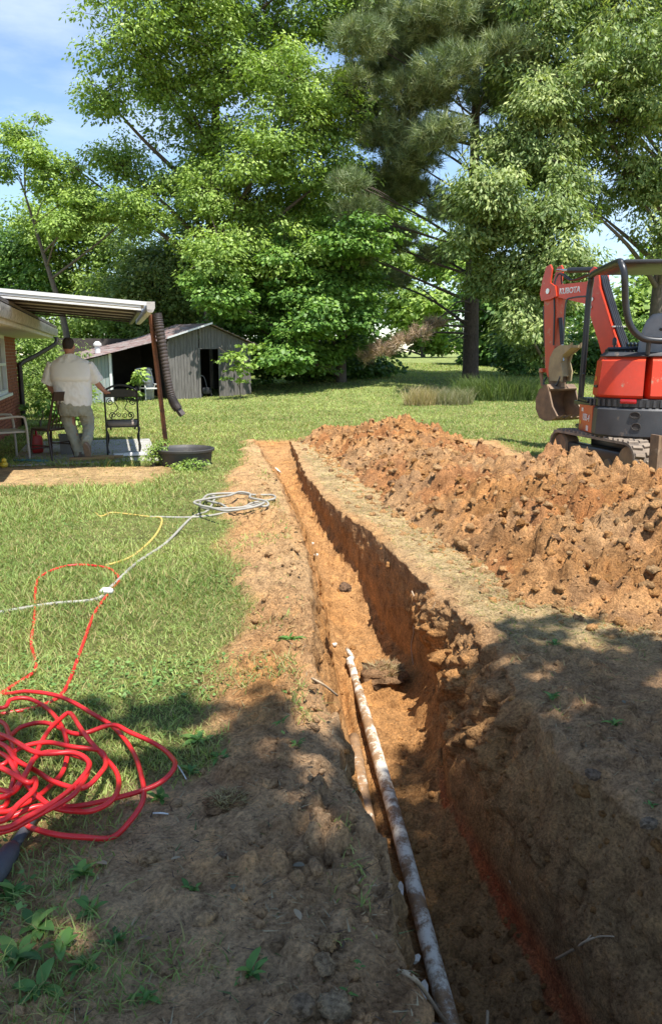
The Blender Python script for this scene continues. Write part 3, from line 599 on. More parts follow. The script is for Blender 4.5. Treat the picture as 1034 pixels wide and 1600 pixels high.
# ------------------------------------------------------------------ brick house, patio cover
M_BRICK = mat('brick', (.30, .085, .045), (.19, .05, .032), 7, .85, bs=.4, bscale=80); M_MORTAR = mat('mortar', (.36, .32, .28), (.26, .23, .2), 20, .95, bs=.3)
M_WHITE = mat('white_paint', (.74, .73, .70), (.60, .59, .55), 5, .5, bs=.05); M_CREAM = mat('cream_paint', (.62, .60, .48), (.52, .50, .40), 3, .6)
M_BROWNMETAL = mat('brown_gutter', (.055, .042, .035), (.03, .025, .022), 5, .45); M_BLACK = mat('black_plastic', (.03, .03, .032), (.018, .018, .02), 6, .5, bs=.1)
M_SHINGLE = mat('shingle', (.14, .12, .11), (.07, .06, .055), 30, .95, bs=.5)
M_ALU = mat('weathered_aluminium', (.72, .71, .68), (.58, .56, .53), 4, .5, spots=(.25, .22, .19), spot_lo=.62, spot_scale=7, stretch=(.4, 3, 3))
M_ALU2 = mat('grimy_aluminium', (.50, .47, .43), (.30, .27, .24), 4, .6, spots=(.12, .10, .085), spot_lo=.56, spot_scale=6, stretch=(.4, 3, 3))
M_RUST = mat('rust_steel', (.27, .105, .045), (.12, .05, .03), 7, .85, spots=(.05, .035, .03), spot_lo=.58, spot_scale=9, bs=.3)
M_CONC = mat('concrete', (.42, .40, .365), (.30, .285, .26), 5, .9, bs=.25, bscale=50)
mg, n_, b_ = newmat('window_glass'); b_.inputs['Base Color'].default_value = (.02, .024, .028, 1); b_.inputs['Roughness'].default_value = .06; b_.inputs['IOR'].default_value = 1.5
M_GLASS = mg
HA = R(15.65); HP0 = (-2.2, 10.0, 0)          # house frame: local y runs along the wall, local x out from it
hs = thing('brick_house', 'red brick house with white window and cream eave at the left edge', 'house', (HP0[0] * 1.4, HP0[1] * 1.4, -.62), HA); hs.scale = (1.4, 1.4, 1.4)
WX = -2.0; Y0, Y1 = -3.6, 3.16; ZE = 1.80
w = MB(); w.box(((WX - .012) - 2.5, (Y0 + Y1) / 2 - .006, .9), (5.0, Y1 - Y0 - .012, 1.86)); w.build('wall', M_MORTAR, hs)
br = MB(); ch = .048; bw = .145; k = 0
for k in range(29):
    z = .43 + k * ch; o = (k % 2) * bw / 2; y = Y1 - .0001
    yy = Y1 - o
    while yy > -2.2:
        y0 = yy - bw
        inwin = (z + ch > 1.03) and (z < 1.80) and (y0 < 1.52) and (yy > .18)
        if not inwin: br.box((WX - .045 + random.uniform(-.002, .002), (yy + y0) / 2, z + ch / 2), (.1, bw - .008, ch - .008))
        yy = y0
    x = WX - (.1 if k % 2 else .0)
    for j in range(6): br.box((WX - .09 - j * bw - (k % 2) * .07, Y1 - .035, z + ch / 2), (bw - .011, .09, ch - .011))
o = br.build('bricks', M_BRICK, hs, auto=None); o['kind'] = 'stuff'
win = MB(); 
for (yc, zc, dy, dz) in ((.85, 1.79, 1.34, .05), (.85, 1.05, 1.34, .05), (.205, 1.42, .05, .74), (1.495, 1.42, .05, .74), (.85, 1.43, .04, .72), (.85, 1.42, 1.3, .035)): win.box((WX + .0, yc, zc), (.07, dy, dz))
wn = win.build('window', M_WHITE, hs); gl = MB().box((WX - .02, .85, 1.42), (.012, 1.3, .74)).build('pane', M_GLASS, wn); MB().box((WX + .03, .85, 1.01), (.12, 1.42, .035)).build('sill', M_WHITE, wn)
ev = MB().box((WX + .22, (Y0 + 3.42) / 2, ZE + .02), (.62, 3.42 - Y0, .03)); ev.build('soffit', M_CREAM, hs)
MB().box((WX + .545, (Y0 + 3.45) / 2, ZE + .085), (.025, 3.45 - Y0, .15)).build('fascia', M_WHITE, hs)
gt = MB(); pr = [(.0, -.05), (.02, -.06), (.09, -.06), (.12, -.01), (.12, .06), (.10, .06), (.10, .0), (.08, -.045), (.015, -.045), (.015, .06), (0, .06)]
gt.prism([(WX + .558 + a * .6, Y0, ZE + .10 + c * .9) for a, c in pr], (0, 0, 0), (0, 3.5 - Y0, 0)); gt.build('gutter', M_ALU2, hs)
rf = MB(); rf.prism([(WX + .62, Y0, ZE + .17), (WX + .62, Y0, ZE + .20), (WX - 5, Y0, ZE + 1.9), (WX - 5, Y0, ZE + 1.86)], (0, 0, 0), (0, 3.5 - Y0, 0)); rf.build('roof', M_SHINGLE, hs)
MB().prism([(WX + .3, Y1, ZE + .04), (WX - 4.9, Y1, ZE + .04), (WX - 4.9, Y1, ZE + 1.8)], (0, -.05, 0), (0, .03, 0)).build('gable', M_CREAM, hs)
ds = MB(); ds.tube(bez([(WX + .6, 3.42, ZE + .03), (WX + .58, 3.40, ZE - .08), (WX + .30, 3.26, ZE - .26), (WX + .06, 3.12, ZE - .40), (WX + .045, 3.10, ZE - .55), (WX + .045, 3.10, .02)], 5), .048, 8, sq=(1, .75)); ds.build('downspout', M_BROWNMETAL, hs)
# patio slab
sb = MB(); sb.box((-1.0, 2.85, -.05), (2.1, 3.1, .17), bev=.012); sbo = sb.build('patio_slab', M_CONC); sbo.location = HP0; sbo.rotation_euler = (0, 0, HA); tag(sbo, kind='structure')
# patio cover: ribbed panels running out from the house, gutter on the outer edge
pc = thing('patio_cover', 'ribbed metal patio roof with a pale edge beam reaching out from the house', 'patio roof', (HP0[0] - .125, HP0[1] - .035, 0), HA)
def pz(x): return 2.15 - .075 * x        # falls away from the house (x = 0 is the outer edge)
np_ = 5; pw = 4.1 / np_
prof = [(0, 0), (.045, 0), (.047, -.032), (.105, -.032), (.11, 0), (pw - .004, 0), (pw - .004, .012), (.0, .012)]
for i in range(np_):
    y = i * pw
    p = MB(); p.prism([(-3.2, y + a, pz(-3.2) + c) for a, c in prof], (0, 0, 0), (3.2, 0, pz(0) - pz(-3.2))); p.build('roof_panel', M_ALU, pc)
for yy_ in (.62, 1.45, 2.28, 3.1, 3.9):  # added strips, coloured dark to stand for the shaded gaps between the ribs
    MB().prism([(-3.2, yy_, pz(-3.2) - .036), (-3.2, yy_ + .04, pz(-3.2) - .036), (-3.2, yy_ + .04, pz(-3.2) - .062), (-3.2, yy_, pz(-3.2) - .062)], (0, 0, 0), (3.14, 0, -.075 * 3.14)).build('shade_strip', M_BROWNMETAL, pc)
eb = MB(); eb.prism([(-3.2, -.045, pz(-3.2) + .0), (-3.2, -.045, pz(-3.2) + .045), (-3.2, -.003, pz(-3.2) + .045), (-3.2, -.003, pz(-3.2) - .0)], (0, 0, 0), (3.24, 0, -.075 * 3.24)); eb.build('edge_trim', M_WHITE, pc)
for q, zz_ in ((.02, -.03), (.0, -.065)):
    MB().prism([(-3.2, -.03 - q * .2, pz(-3.2) + zz_), (-3.2, -.03 - q * .2, pz(-3.2) + zz_ + .024), (-3.2, -.003, pz(-3.2) + zz_ + .024), (-3.2, -.003, pz(-3.2) + zz_)], (0, 0, 0), (3.16, 0, -.075 * 3.16)).build('edge_rib', M_ALU, pc)
g2 = MB(); g2.prism([(.03 + a * .8, -.05, pz(0) - .02 + c) for a, c in pr], (0, 0, 0), (0, 4.25, 0)); g2.build('gutter', M_ALU, pc)
MB().prism([(.03, -.052, 2.075), (.05, -.052, 2.065), (.10, -.052, 2.065), (.128, -.052, 2.12), (.128, -.052, 2.195), (.03, -.052, 2.195)], (0, -.006, 0), (0, 0, 0)).build('gutter_end', M_ALU2, pc)
bm_ = MB().box((-.06, 2.05, 2.09), (.05, 4.1, .05)); bm_.build('beam', M_BROWNMETAL, pc)
po = MB(); a, c = Vector((.14, 1.30, 2.10)), Vector((.31, 1.55, .0))
po.tube([a, a.lerp(c, .5), c], .034, 4); po.build('post', M_RUST, pc)
# corrugated flexible downspout
M_FLEX = mat('brown_flex_pipe', (.085, .065, .055), (.045, .036, .032), 5, .55)
fp = thing('flexible_drain_pipe', 'dark corrugated drain hose hanging from the patio gutter beside the rusty post', 'drain pipe', HP0, HA)
pts = bez([(-.03 + .13, 1.28, 2.12), (.115, 1.27, 1.95), (.16, 1.28, 1.6), (.20, 1.28, 1.25), (.245, 1.28, .98), (.285, 1.28, .86), (.34, 1.26, .77)], 22); m_ = MB(); N_ = len(pts)
m_.tube(pts, [.062 * (1 + (.11 if i % 3 == 0 else -.05)) * (1 + .12 * math.sin(i * .07)) for i in range(N_)], 14); m_.build('hose', M_FLEX, fp, smooth=True)
MB().tube([pts[-1], pts[-1] + Vector((.03, -.01, -.045)), pts[-1] + Vector((.06, -.02, -.085))], .05, 4).build('spout_end', M_FLEX, fp)
# ------------------------------------------------------------------ shed
M_PLANK = mat('grey_plank', (.18, .165, .15), (.085, .078, .07), 5, .9, bs=.5, bscale=30, stretch=(6, 6, .5)); M_PLANK2 = mat('dark_plank', (.17, .155, .14), (.09, .08, .07), 5, .9, bs=.5, bscale=30, stretch=(6, 6, .5))
M_TEAL = mat('faded_teal_board', (.20, .27, .26), (.30, .30, .27), 5, .85, stretch=(4, 4, .5), spots=(.35, .33, .29), spot_lo=.56)
M_ROOFR = mat('rusty_roof_metal', (.22, .12, .10), (.30, .27, .25), 2.2, .7, spots=(.12, .08, .07), spot_lo=.54, spot_scale=3, stretch=(2, .5, 2)); M_DARKIN = mat('interior_shade', (.06, .05, .042), (.035, .03, .026), 4, .95)  # near-black brown stands in for the shade inside bay, tow holes and slot
M_ALUB = mat('bright_flashing', (.70, .70, .69), (.55, .55, .54), 3, .35, metal=.3)
SA = math.atan2(.447, .894); sz0 = gz(-5, 25.4)
sh = thing('wooden_shed', 'weathered grey plank shed with rusty metal roof and an open bay', 'shed', (-7, 24.5, sz0), SA)
def rz_(s): return float(np.interp(s, [-.7, 2.0, 3.36, 5.0], [1.30, 1.96, 2.42, 1.75]))
def plank(s0, s1, z0, z1, m, y=0.0, th=.022):
    p = MB(); p.prism([(s0, y, z0), (s1, y, z0), (s1, y, z1(s1) if callable(z1) else z1), (s0, y, z1(s0) if callable(z1) else z1)], (0, -th / 2 + random.uniform(-.006, .006), 0), (0, th / 2, 0)); return p.build('plank', m, sh)
s = 2.0
while s < 2.98: plank(s, s + .092, -.12 + random.uniform(0, .05), lambda q: rz_(q) - .04, M_PLANK); s += .1
s = 3.02
while s < 3.66: plank(s, s + .092, 1.62, lambda q: rz_(q) - .04, M_PLANK2); s += .1
s = 3.70
while s < 4.72: plank(s, s + .092, -.12 + random.uniform(0, .06), lambda q: rz_(q) - .04, M_PLANK2); s += .1
s = -.58
while s < .10: plank(s, s + .105, -.2 + random.uniform(0, .08), lambda q: rz_(q) - .06, M_TEAL); s += .112
MB().box((.13, -.02, .6), (.07, .07, 1.75)).build('post', M_WHITE, sh); MB().box((1.98, -.02, .85), (.06, .06, 2.0)).build('post', M_PLANK2, sh)
MB().box((2.99, -.03, .78), (.07, .05, 1.75)).build('door_post', M_PLANK, sh); MB().box((3.68, -.03, .78), (.06, .05, 1.75)).build('door_post', M_PLANK, sh)
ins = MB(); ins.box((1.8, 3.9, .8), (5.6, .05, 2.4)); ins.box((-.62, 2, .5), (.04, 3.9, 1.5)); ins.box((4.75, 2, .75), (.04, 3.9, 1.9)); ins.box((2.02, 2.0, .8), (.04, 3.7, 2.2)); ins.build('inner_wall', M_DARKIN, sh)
def roofpart(nm, sA, sB, m, y0=-.28, y1=4.1, lift=.0, th=.02):
    n = max(1, int(round((sB - sA) / .18))); p = MB()
    for j in range(n):
        a = sA + (sB - sA) * j / n; c = sA + (sB - sA) * (j + 1) / n; q = (c - a) * .22
        p.prism([(a, y0, rz_(a) + lift), (a + q * .5, y0, rz_(a) + .022 + lift), (a + q, y0, rz_(a + q) + lift), (c, y0, rz_(c) + lift), (c, y0, rz_(c) + th * .4 + lift + .006), (a, y0, rz_(a) + th + lift)][:4] + [(c, y0, rz_(c) - .01 + lift), (a, y0, rz_(a) - .01 + lift)], (0, 0, 0), (0, y1 - y0, .10))
    return p.build(nm, m, sh)
roofpart('roof_sheet', -.72, .62, M_ROOFR, -.34); roofpart('roof_sheet', .63, 1.98, M_ROOFR, -.26, lift=.004); roofpart('roof_sheet', 1.99, 3.36, M_ROOFR, -.24); roofpart('roof_sheet', 3.37, 5.0, M_ROOFR, -.24)
fl = MB(); fl.prism([(1.9, -.30, rz_(1.9) - .005), (3.40, -.30, rz_(3.36) - .005), (3.40, -.30, rz_(3.36) + .05), (1.9, -.30, rz_(1.9) + .05)], (0, -.01, 0), (0, .04, 0)); fl.build('flashing', M_ALUB, sh)
vp = MB(); vp.lathe([(.09, 0), (.09, .25), (.13, .27), (.13, .32), (.06, .40), (.0, .41)], (-.05, .9, 1.45), 12); vp.build('vent_pipe', M_ALU, sh)
# things kept in the shed
def in_shed(s, y, z=0): return (-7 + .894 * s - .447 * y, 24.5 + .447 * s + .894 * y, sz0 + z)
gc = thing('garden_chair', 'white tubular garden chair inside the open bay of the shed', 'chair', in_shed(1.35, .25, -.05), SA + .3)
t_ = MB(); t_.tube(bez([(-.26, -.25, 0), (-.26, -.25, .5), (-.26, .1, .58), (-.26, .3, 1.0), (.26, .3, 1.0), (.26, .1, .58), (.26, -.25, .5), (.26, -.25, 0)], 5), .02, 6); t_.tube([(-.26, .28, 0), (-.26, .0, .55)], .018, 6); t_.tube([(.26, .28, 0), (.26, 0, .55)], .018, 6); t_.build('frame', M_WHITE, gc)
MB().box((0, -.02, .42), (.46, .46, .03)).build('seat', M_WHITE, gc); MB().box((0, .26, .78), (.46, .025, .36), Matrix.Rotation(-.25, 4, 'X').to_euler()).build('backrest', M_WHITE, gc)
tk = thing('milk_can', 'pale metal can standing behind the garden chair in the shed', 'can', in_shed(1.5, .75, -.05)); m_ = MB(); m_.lathe([(.15, 0), (.16, .05), (.16, .75), (.10, .9), (.10, .98)], n=16); m_.build('body', M_ALU, tk, smooth=True); MB().lathe([(.12, .98), (.12, 1.03), (.04, 1.08), (0, 1.08)], n=16).build('lid', M_ALU, tk)
mw = thing('garden_machine', 'dark garden machine in the narrow shed doorway', 'machine', in_shed(3.32, .5, -.05), .6)
MB().box((0, 0, .30), (.34, .42, .22), bev=.04).build('engine', M_BLACK, mw); MB().tube(bez([(-.14, .1, .35), (-.14, .35, .75), (.14, .35, .75), (.14, .1, .35)], 5), .015, 6).build('handle', M_ALU2, mw)
for sx in (-.17, .17):
    q = MB(); q.M = Matrix.Translation((sx, 0, .14)) @ Matrix.Rotation(R(90), 4, 'Y'); q.lathe([(.07, -.03), (.14, -.03), (.14, .03), (.07, .03)], n=14); q.build('wheel', M_BLACK, mw)
# ------------------------------------------------------------------ excavator
def paint(name, c, c2, rough=.32, dust=(.42, .30, .19), lo=.60):
    m = mat(name, c, c2, 2.5, rough, spots=dust, spot_lo=lo, spot_scale=3.2, bs=.03, bscale=25); return m
M_ORG = paint('orange_red_paint', (.70, .060, .02), (.52, .055, .022), .30, lo=.615); M_ORGD = paint('dusty_orange_paint', (.58, .085, .03), (.46, .10, .045), .45, lo=.58)
M_BLK = mat('black_steel', (.028, .029, .031), (.018, .018, .019), 4, .35, spots=(.16, .12, .085), spot_lo=.66); M_CW = mat('counterweight_grey', (.055, .055, .056), (.035, .035, .036), 3, .45, spots=(.22, .16, .11), spot_lo=.62, spot_scale=2.5, bs=.15)
M_RUB = mat('dusty_rubber', (.30, .235, .17), (.13, .105, .085), 5, .95, spots=(.06, .05, .045), spot_lo=.57, bs=.3); M_STEEL = mat('steel_rod', (.62, .60, .57), (.5, .48, .45), 4, .25, metal=.9)
M_MUD = mat('muddy_steel', (.26, .165, .09), (.12, .08, .055), 5, .75, spots=(.33, .25, .17), spot_lo=.6, bs=.4); M_SEAT = mat('grey_seat', (.27, .275, .285), (.20, .205, .21), 4, .55); M_LETW = mat('white_lettering', (.78, .76, .72), (.68, .66, .62), 6, .5)
EX = Vector((4.30, 10.62, 0)); ex = thing('mini_excavator', 'orange-red mini excavator with black canopy frame and raised bucket beyond the clay heap', 'excavator', EX)
def W2(p): return Vector(p) - EX
def text(name, s, size, M, m, parent, thick=.003, bold=.0):
    cu = bpy.data.curves.new(name, 'FONT'); cu.body = s; cu.size = size; cu.extrude = thick; cu.offset = bold; cu.align_x = 'CENTER'; cu.align_y = 'CENTER'
    tmp = bpy.data.objects.new(name, cu); COL.objects.link(tmp); me = bpy.data.meshes.new_from_object(tmp.evaluated_get(bpy.context.evaluated_depsgraph_get())); bpy.data.objects.remove(tmp); me.transform(M); return link(name, me, m, parent)
def fit(px, py, Yd): return aty(px, py, Yd)
# undercarriage
UA = R(13); UM = Matrix.Rotation(UA, 4, 'Z')
def track(sx, full):
    tm = MB(); tm.M = UM @ Matrix.Translation((sx * .70, 0, 0)); n = 44; pts = []; Lh, rr, zc = .82, .235, .245
    per = 2 * (2 * Lh) + 2 * math.pi * rr
    def at(u):
        u = (u % 1) * per
        if u < 2 * Lh: return Vector((0, -Lh + u, zc + rr)), 0
        u -= 2 * Lh
        if u < math.pi * rr: a = u / rr; return Vector((0, Lh + math.sin(a) * rr, zc + math.cos(a) * rr)), a
        u -= math.pi * rr
        if u < 2 * Lh: return Vector((0, Lh - u, zc - rr)), math.pi
        u -= 2 * Lh; a = math.pi + u / rr; return Vector((0, -Lh + math.sin(a) * rr, zc + math.cos(a) * rr)), a
    N = 72; inner, outer = [], []
    for i in range(N):
        p, a = at(i / N); nrm = Vector((0, math.sin(a), math.cos(a))); outer.append((p, nrm))
    vs = []; fs = []
    for p, nn in outer:
        for xx, t in ((-.15, 0), (.15, 0), (.15, -.035), (-.15, -.035)): vs.append(p + nn * t + Vector((xx, 0, 0)))
    for i in range(N):
        j = (i + 1) % N
        for k in range(4): fs.append([i * 4 + k, i * 4 + (k + 1) % 4, j * 4 + (k + 1) % 4, j * 4 + k])
    tm.add(vs, fs); tr = tm.build('track', M_RUB, ex)
    lugm = None
    for i in range(n):
        p, a = at((i + .5) / n); M = UM @ Matrix.Translation((sx * .70, 0, 0)) @ Matrix.Translation(p) @ Matrix.Rotation(-a, 4, 'X')
        for hx in (-1, 1):
            if lugm is None:
                b = MB(); b.prism([(-.066, -.030, 0), (.066, -.030, 0), (.066, .030, 0), (-.066, .030, 0)], (0, 0, -.006), (0, 0, .0)); b.v = b.v[:4] + [(x * .95, y * .6, .024) for x, y, z in b.v[:4]]; lugm = b.mesh('lug', auto=R(30)); lugm.materials.append(M_RUB)
            o = link('lug', lugm, None, tr); o.matrix_local = M @ Matrix.Translation((hx * .078, hx * .012, 0)) @ Matrix.Rotation(hx * .12, 4, 'Z')
    fr = MB(); fr.M = UM @ Matrix.Translation((sx * .70, 0, 0)); fr.box((0, 0, .23), (.17, 1.35, .20), bev=.03); fr.build('track_frame', M_BLK, ex)
    for y, r in ((-Lh, .19), (Lh, .19), (-.4, .09), (0, .09), (.4, .09)):
        w = MB(); w.M = UM @ Matrix.Translation((sx * .70, y, zc if r > .1 else .13)) @ Matrix.Rotation(R(90), 4, 'Y'); w.lathe([(r * .35, -.11), (r * .9, -.11), (r, -.08), (r, .08), (r * .9, .11), (r * .35, .11)], n=18); w.build('wheel', M_MUD, ex, auto=R(30))
track(-1, True); track(1, False)
u = MB(); u.M = UM; u.box((0, 0, .33), (1.1, .9, .16), bev=.03); u.lathe([(.42, .40), (.42, .52)], n=28); u.build('undercarriage', M_BLK, ex)
bl_ = MB(); bl_.M = UM; pr_ = [(-1.44, .20), (-1.38, .12), (-1.34, .3), (-1.36, .48), (-1.44, .60), (-1.47, .60), (-1.42, .45), (-1.40, .3)]
bl_.prism([(-.85, y, z) for y, z in [(-1.50, .16), (-1.44, .16), (-1.38, .38), (-1.44, .62), (-1.50, .62), (-1.44, .38)]], (0, 0, 0), (1.7, 0, 0)); bl_.box((-.845, -1.42, .40), (.03, .16, .46)); bl_.build('dozer_blade', M_MUD, ex)
ba = MB(); ba.M = UM
for sx in (-.38, .38): ba.tube([(sx, -.4, .3), (sx, -1.40, .34)], .055, 4)
ba.build('blade_arm', M_ORGD, ex)
# upper body frame
HM = Matrix.Rotation(R(-3.5), 4, 'Z')
def foot(r, hw, yf, yb=None, n=14, a0=20, inset=0):
    """deck outline: straight sides, round tail"""
    pts = [(-hw, yf)]; aa = math.degrees(math.acos(min(1, hw / r)))
    for i in range(n + 1):
        a = R(180 + aa + (180 - 2 * aa) * i / n); pts.append((r * math.cos(a), r * math.sin(a)))
    return pts + [(hw, yf)]
def slab(name, pts, z0, z1, m, shrink=.0, top=None, bevel=.02, parent=ex):
    rs = []
    for z, k in ((z0, 1 - bevel * 1.2), (z0 + bevel, 1), (z1 - bevel, 1 - shrink), (z1, 1 - shrink - bevel * 1.2)): rs.append([(x * k, y * k, z) for x, y in pts])
    b = MB(); b.M = HM; b.rings(rs); return b.build(name, m, parent, auto=R(28))
slab('deck', foot(.86, .76, .75), .50, .56, M_BLK)
cw_pts = [p for p in foot(.93, .80, -.28, n=18)]; cwt = slab('counterweight', cw_pts, .50, .885, M_CW, .015, bevel=.03)
for (ax, az, rx, rz) in ((-.42, .80, .055, .035), (-.40, .655, .05, .04), (.42, .80, .055, .035), (.40, .655, .05, .04)):
    h = MB(); h.M = HM; yb = -math.sqrt(.93 ** 2 - ax * ax) - .004; ang = math.atan2(ax, -yb)
    h.M = HM @ Matrix.Translation((ax, yb, az)) @ Matrix.Rotation(ang, 4, 'Z'); h.rings([[(rx * math.cos(t) * q, d, rz * math.sin(t) * q) for t in [2 * math.pi * i / 18 for i in range(18)]] for q, d in ((1.2, .02), (1.18, -.006), (1.0, -.006), (.95, .004))], cap=True); h.build('tow_hole', M_DARKIN, cwt)
sp = MB(); sp.M = HM
sp.prism([(-.80, -.275, .52), (-.80, .38, .50), (-.80, .40, .86), (-.80, -.275, .88)], (0, 0, 0), (.10, 0, 0)); spo = sp.build('side_panel', M_ORGD, ex); sp = MB(); sp.M = HM; sp.prism([(.80, -.275, .52), (.80, .60, .50), (.80, .62, .86), (.80, -.275, .88)], (-.10, 0, 0), (0, 0, 0)); sp.build('side_panel', M_ORGD, ex)
TM = HM @ Matrix.Translation((-.806, .0, .70)) @ Matrix.Rotation(R(-90), 4, 'Z') @ Matrix.Rotation(R(90), 4, 'X')
text('model_lettering', 'U35-4', .135, TM, M_LETW, spo); 
for i in range(3):
    q = MB(); q.M = HM; q.box((-.803, -.10 + i * .035, .565), (.006, .026, .07)); q.build('decal', M_LETW, spo)
# engine hood in two panels with a dark seam, grille strip below
def hood(sgn_pts, name): return slab(name, sgn_pts, .99, 1.52, M_ORG, .05, bevel=.05)
fpts = foot(.90, .79, -.18, n=22); left = [p for p in fpts if p[0] <= -.30]; left = left + [(-.30, -.18)]; mid = [(-.29, -.18)] + [p for p in fpts if -.30 < p[0] < .36] + [(.35, -.18)]; right = [(.36, -.18)] + [p for p in fpts if p[0] >= .36]
hl = hood(left, 'hood_panel'); hood(mid, 'hood_panel'); hood(right, 'hood_panel')
slab('grille_band', foot(.885, .775, -.20, n=22), .885, 1.0, M_BLK, .0, bevel=.01)
for i in range(26):
    a = R(200 + i * 5.2); q = MB(); q.M = HM; q.box((.888 * math.cos(a), .888 * math.sin(a), .94), (.02, .035, .085), Matrix.Rotation(a + R(0), 4, 'Z').to_euler()); q.build('grille_bar', M_CW, ex)
for sx in (-1, 1):
    q = MB(); q.M = HM; a = R(270 + sx * 33); q.box((.90 * math.cos(a), .90 * math.sin(a), .965), (.03, .20, .055), Matrix.Rotation(a, 4, 'Z').to_euler(), bev=.01); q.build('tail_light', paint('red_lens%d' % sx, (.55, .02, .03), (.4, .02, .02), .15, lo=.8), ex)
q = MB(); q.M = HM; q.box((-.795, -.33, 1.14), (.03, .10, .035), bev=.01); q.build('door_latch', M_BLK, hl)
slab('hood_top', foot(.84, .72, -.16, n=18), 1.52, 1.58, M_CW, .05, bevel=.015)
# platform, controls, seat
q = MB(); q.M = HM; q.box((-.25, .35, .87), (1.06, .92, .05)); q.box((-.66, .42, .92), (.2, .5, .06), bev=.02); q.build('floor_plate', M_BLK, ex)
st = MB(); st.M = HM; st.box((0, -.02, 1.30), (.50, .52, .16), bev=.05); st.box((0, .02, 1.10), (.46, .44, .4), bev=.02); sto = st.build('seat', M_SEAT, ex)
sbk = MB(); sbk.M = HM; rs = []
for z, hw, y0, th in ((1.36, .24, -.20, .12), (1.50, .26, -.23, .13), (1.70, .255, -.26, .13), (1.86, .235, -.29, .12), (1.98, .20, -.31, .10), (2.06, .13, -.32, .08), (2.075, .05, -.32, .05)): rs.append([(hw * math.copysign(abs(math.cos(t)) ** .6, math.cos(t)), y0 + th / 2 * math.copysign(abs(math.sin(t)) ** .6, math.sin(t)), z) for t in [2 * math.pi * i / 20 for i in range(20)]])
sbk.rings(rs); sb2 = sbk.build('seat_back', M_SEAT, ex, smooth=True); q = MB(); q.M = HM; q.box((0.02, -.355, 1.87), (.12, .03, .035), bev=.012); q.build('grip_slot', M_DARKIN, sb2)
for sx in (-.40, .40):
    q = MB(); q.M = HM; q.box((sx, .08, 1.36), (.17, .55, .22), bev=.04); c_ = q.build('control_console', M_BLK, ex); q = MB(); q.M = HM; q.tube([(sx, .30, 1.45), (sx + .01, .36, 1.70)], [.012, .016], 7); q.lathe([(.0, -.05), (.028, -.04), (.032, .03), (.02, .06), (0, .065)], (sx + .01, .36, 1.72), 10); q.build('joystick', M_BLK, c_)
q = MB(); q.M = HM
for i in range(4): q.tube(bez([(-.35 + i * .05, -.2, 1.56), (-.33 + i * .05, 0, 1.70), (-.1 + i * .05, .4, 1.55), (.05 + i * .04, .85, 1.3)], 5), .018, 6)
q.tube([(-.62, -.15, 1.62), (.1, -.15, 1.64)], .025, 8); q.box((-.5, -.05, 1.58), (.22, .2, .10), bev=.03); q.build('hose_bundle', M_BLK, ex)
# canopy: tubular frame and roof
hw, yr, yf, zt = .70, -.82, .70, 2.66
ro = MB(); ro.M = HM
ro.tube(bez([(-hw - .02, yf, .86), (-hw - .01, yf - .02, 1.6), (-hw + .0, yf - .02, 2.3), (-hw + .01, yf - .05, 2.56), (-hw, yf - .2, 2.645), (-hw, yr + .25, zt + .02), (-hw + .005, yr + .06, 2.63), (-hw + .03, yr - .01, 2.48), (-hw + .08, yr + .03, 2.15), (-hw + .16, yr + .04, 1.90), (-hw + .30, yr + .04, 1.76), (-hw + .48, yr + .04, 1.72), (0, yr + .04, 1.72)], 6), .042, 10); ro.build('canopy_post', M_BLK, ex, smooth=True)
r2 = MB(); r2.M = HM; r2.v = []; r2.M = HM @ Matrix.Scale(-1, 4, (1, 0, 0)); r2.tube(bez([(-hw - .02, yf, .86), (-hw - .01, yf - .02, 1.6), (-hw + .0, yf - .02, 2.3), (-hw + .01, yf - .05, 2.56), (-hw, yf - .2, 2.645), (-hw, yr + .25, zt + .02), (-hw + .005, yr + .06, 2.63), (-hw + .03, yr - .01, 2.48), (-hw + .08, yr + .03, 2.15), (-hw + .16, yr + .04, 1.90), (-hw + .30, yr + .04, 1.76), (-hw + .48, yr + .04, 1.72), (0, yr + .04, 1.72)], 6), .042, 10); r2.build('canopy_post', M_BLK, ex, smooth=True)
q = MB(); q.M = HM; q.box((0, (yr + yf) / 2 - .02, 2.665), (1.34, 1.42, .055), bev=.02); q.build('canopy_roof', M_BLK, ex)
q = MB(); q.M = HM; q.tube([(-.3, yr + .06, 1.55), (-.3, yr + .04, 1.72)], .03, 8); q.build('canopy_stay', M_BLK, ex); q = MB(); q.M = HM; q.tube([(.3, yr + .06, 1.55), (.3, yr + .04, 1.72)], .03, 8); q.build('canopy_stay', M_BLK, ex)
q = MB(); q.M = HM; q.tube(bez([(-.74, .5, .92), (-.76, .5, 1.25), (-.74, .46, 1.28)], 4), .014, 6); q.build('grab_rail', M_BLK, ex); q = MB(); q.M = HM; q.tube(bez([(-.93, yf + .35, 1.75), (-.93, yf + .35, 2.28), (-.85, yf + .3, 2.36), (-hw, yf, 2.36)], 5), .013, 6); q.build('grab_rail', M_BLK, ex)
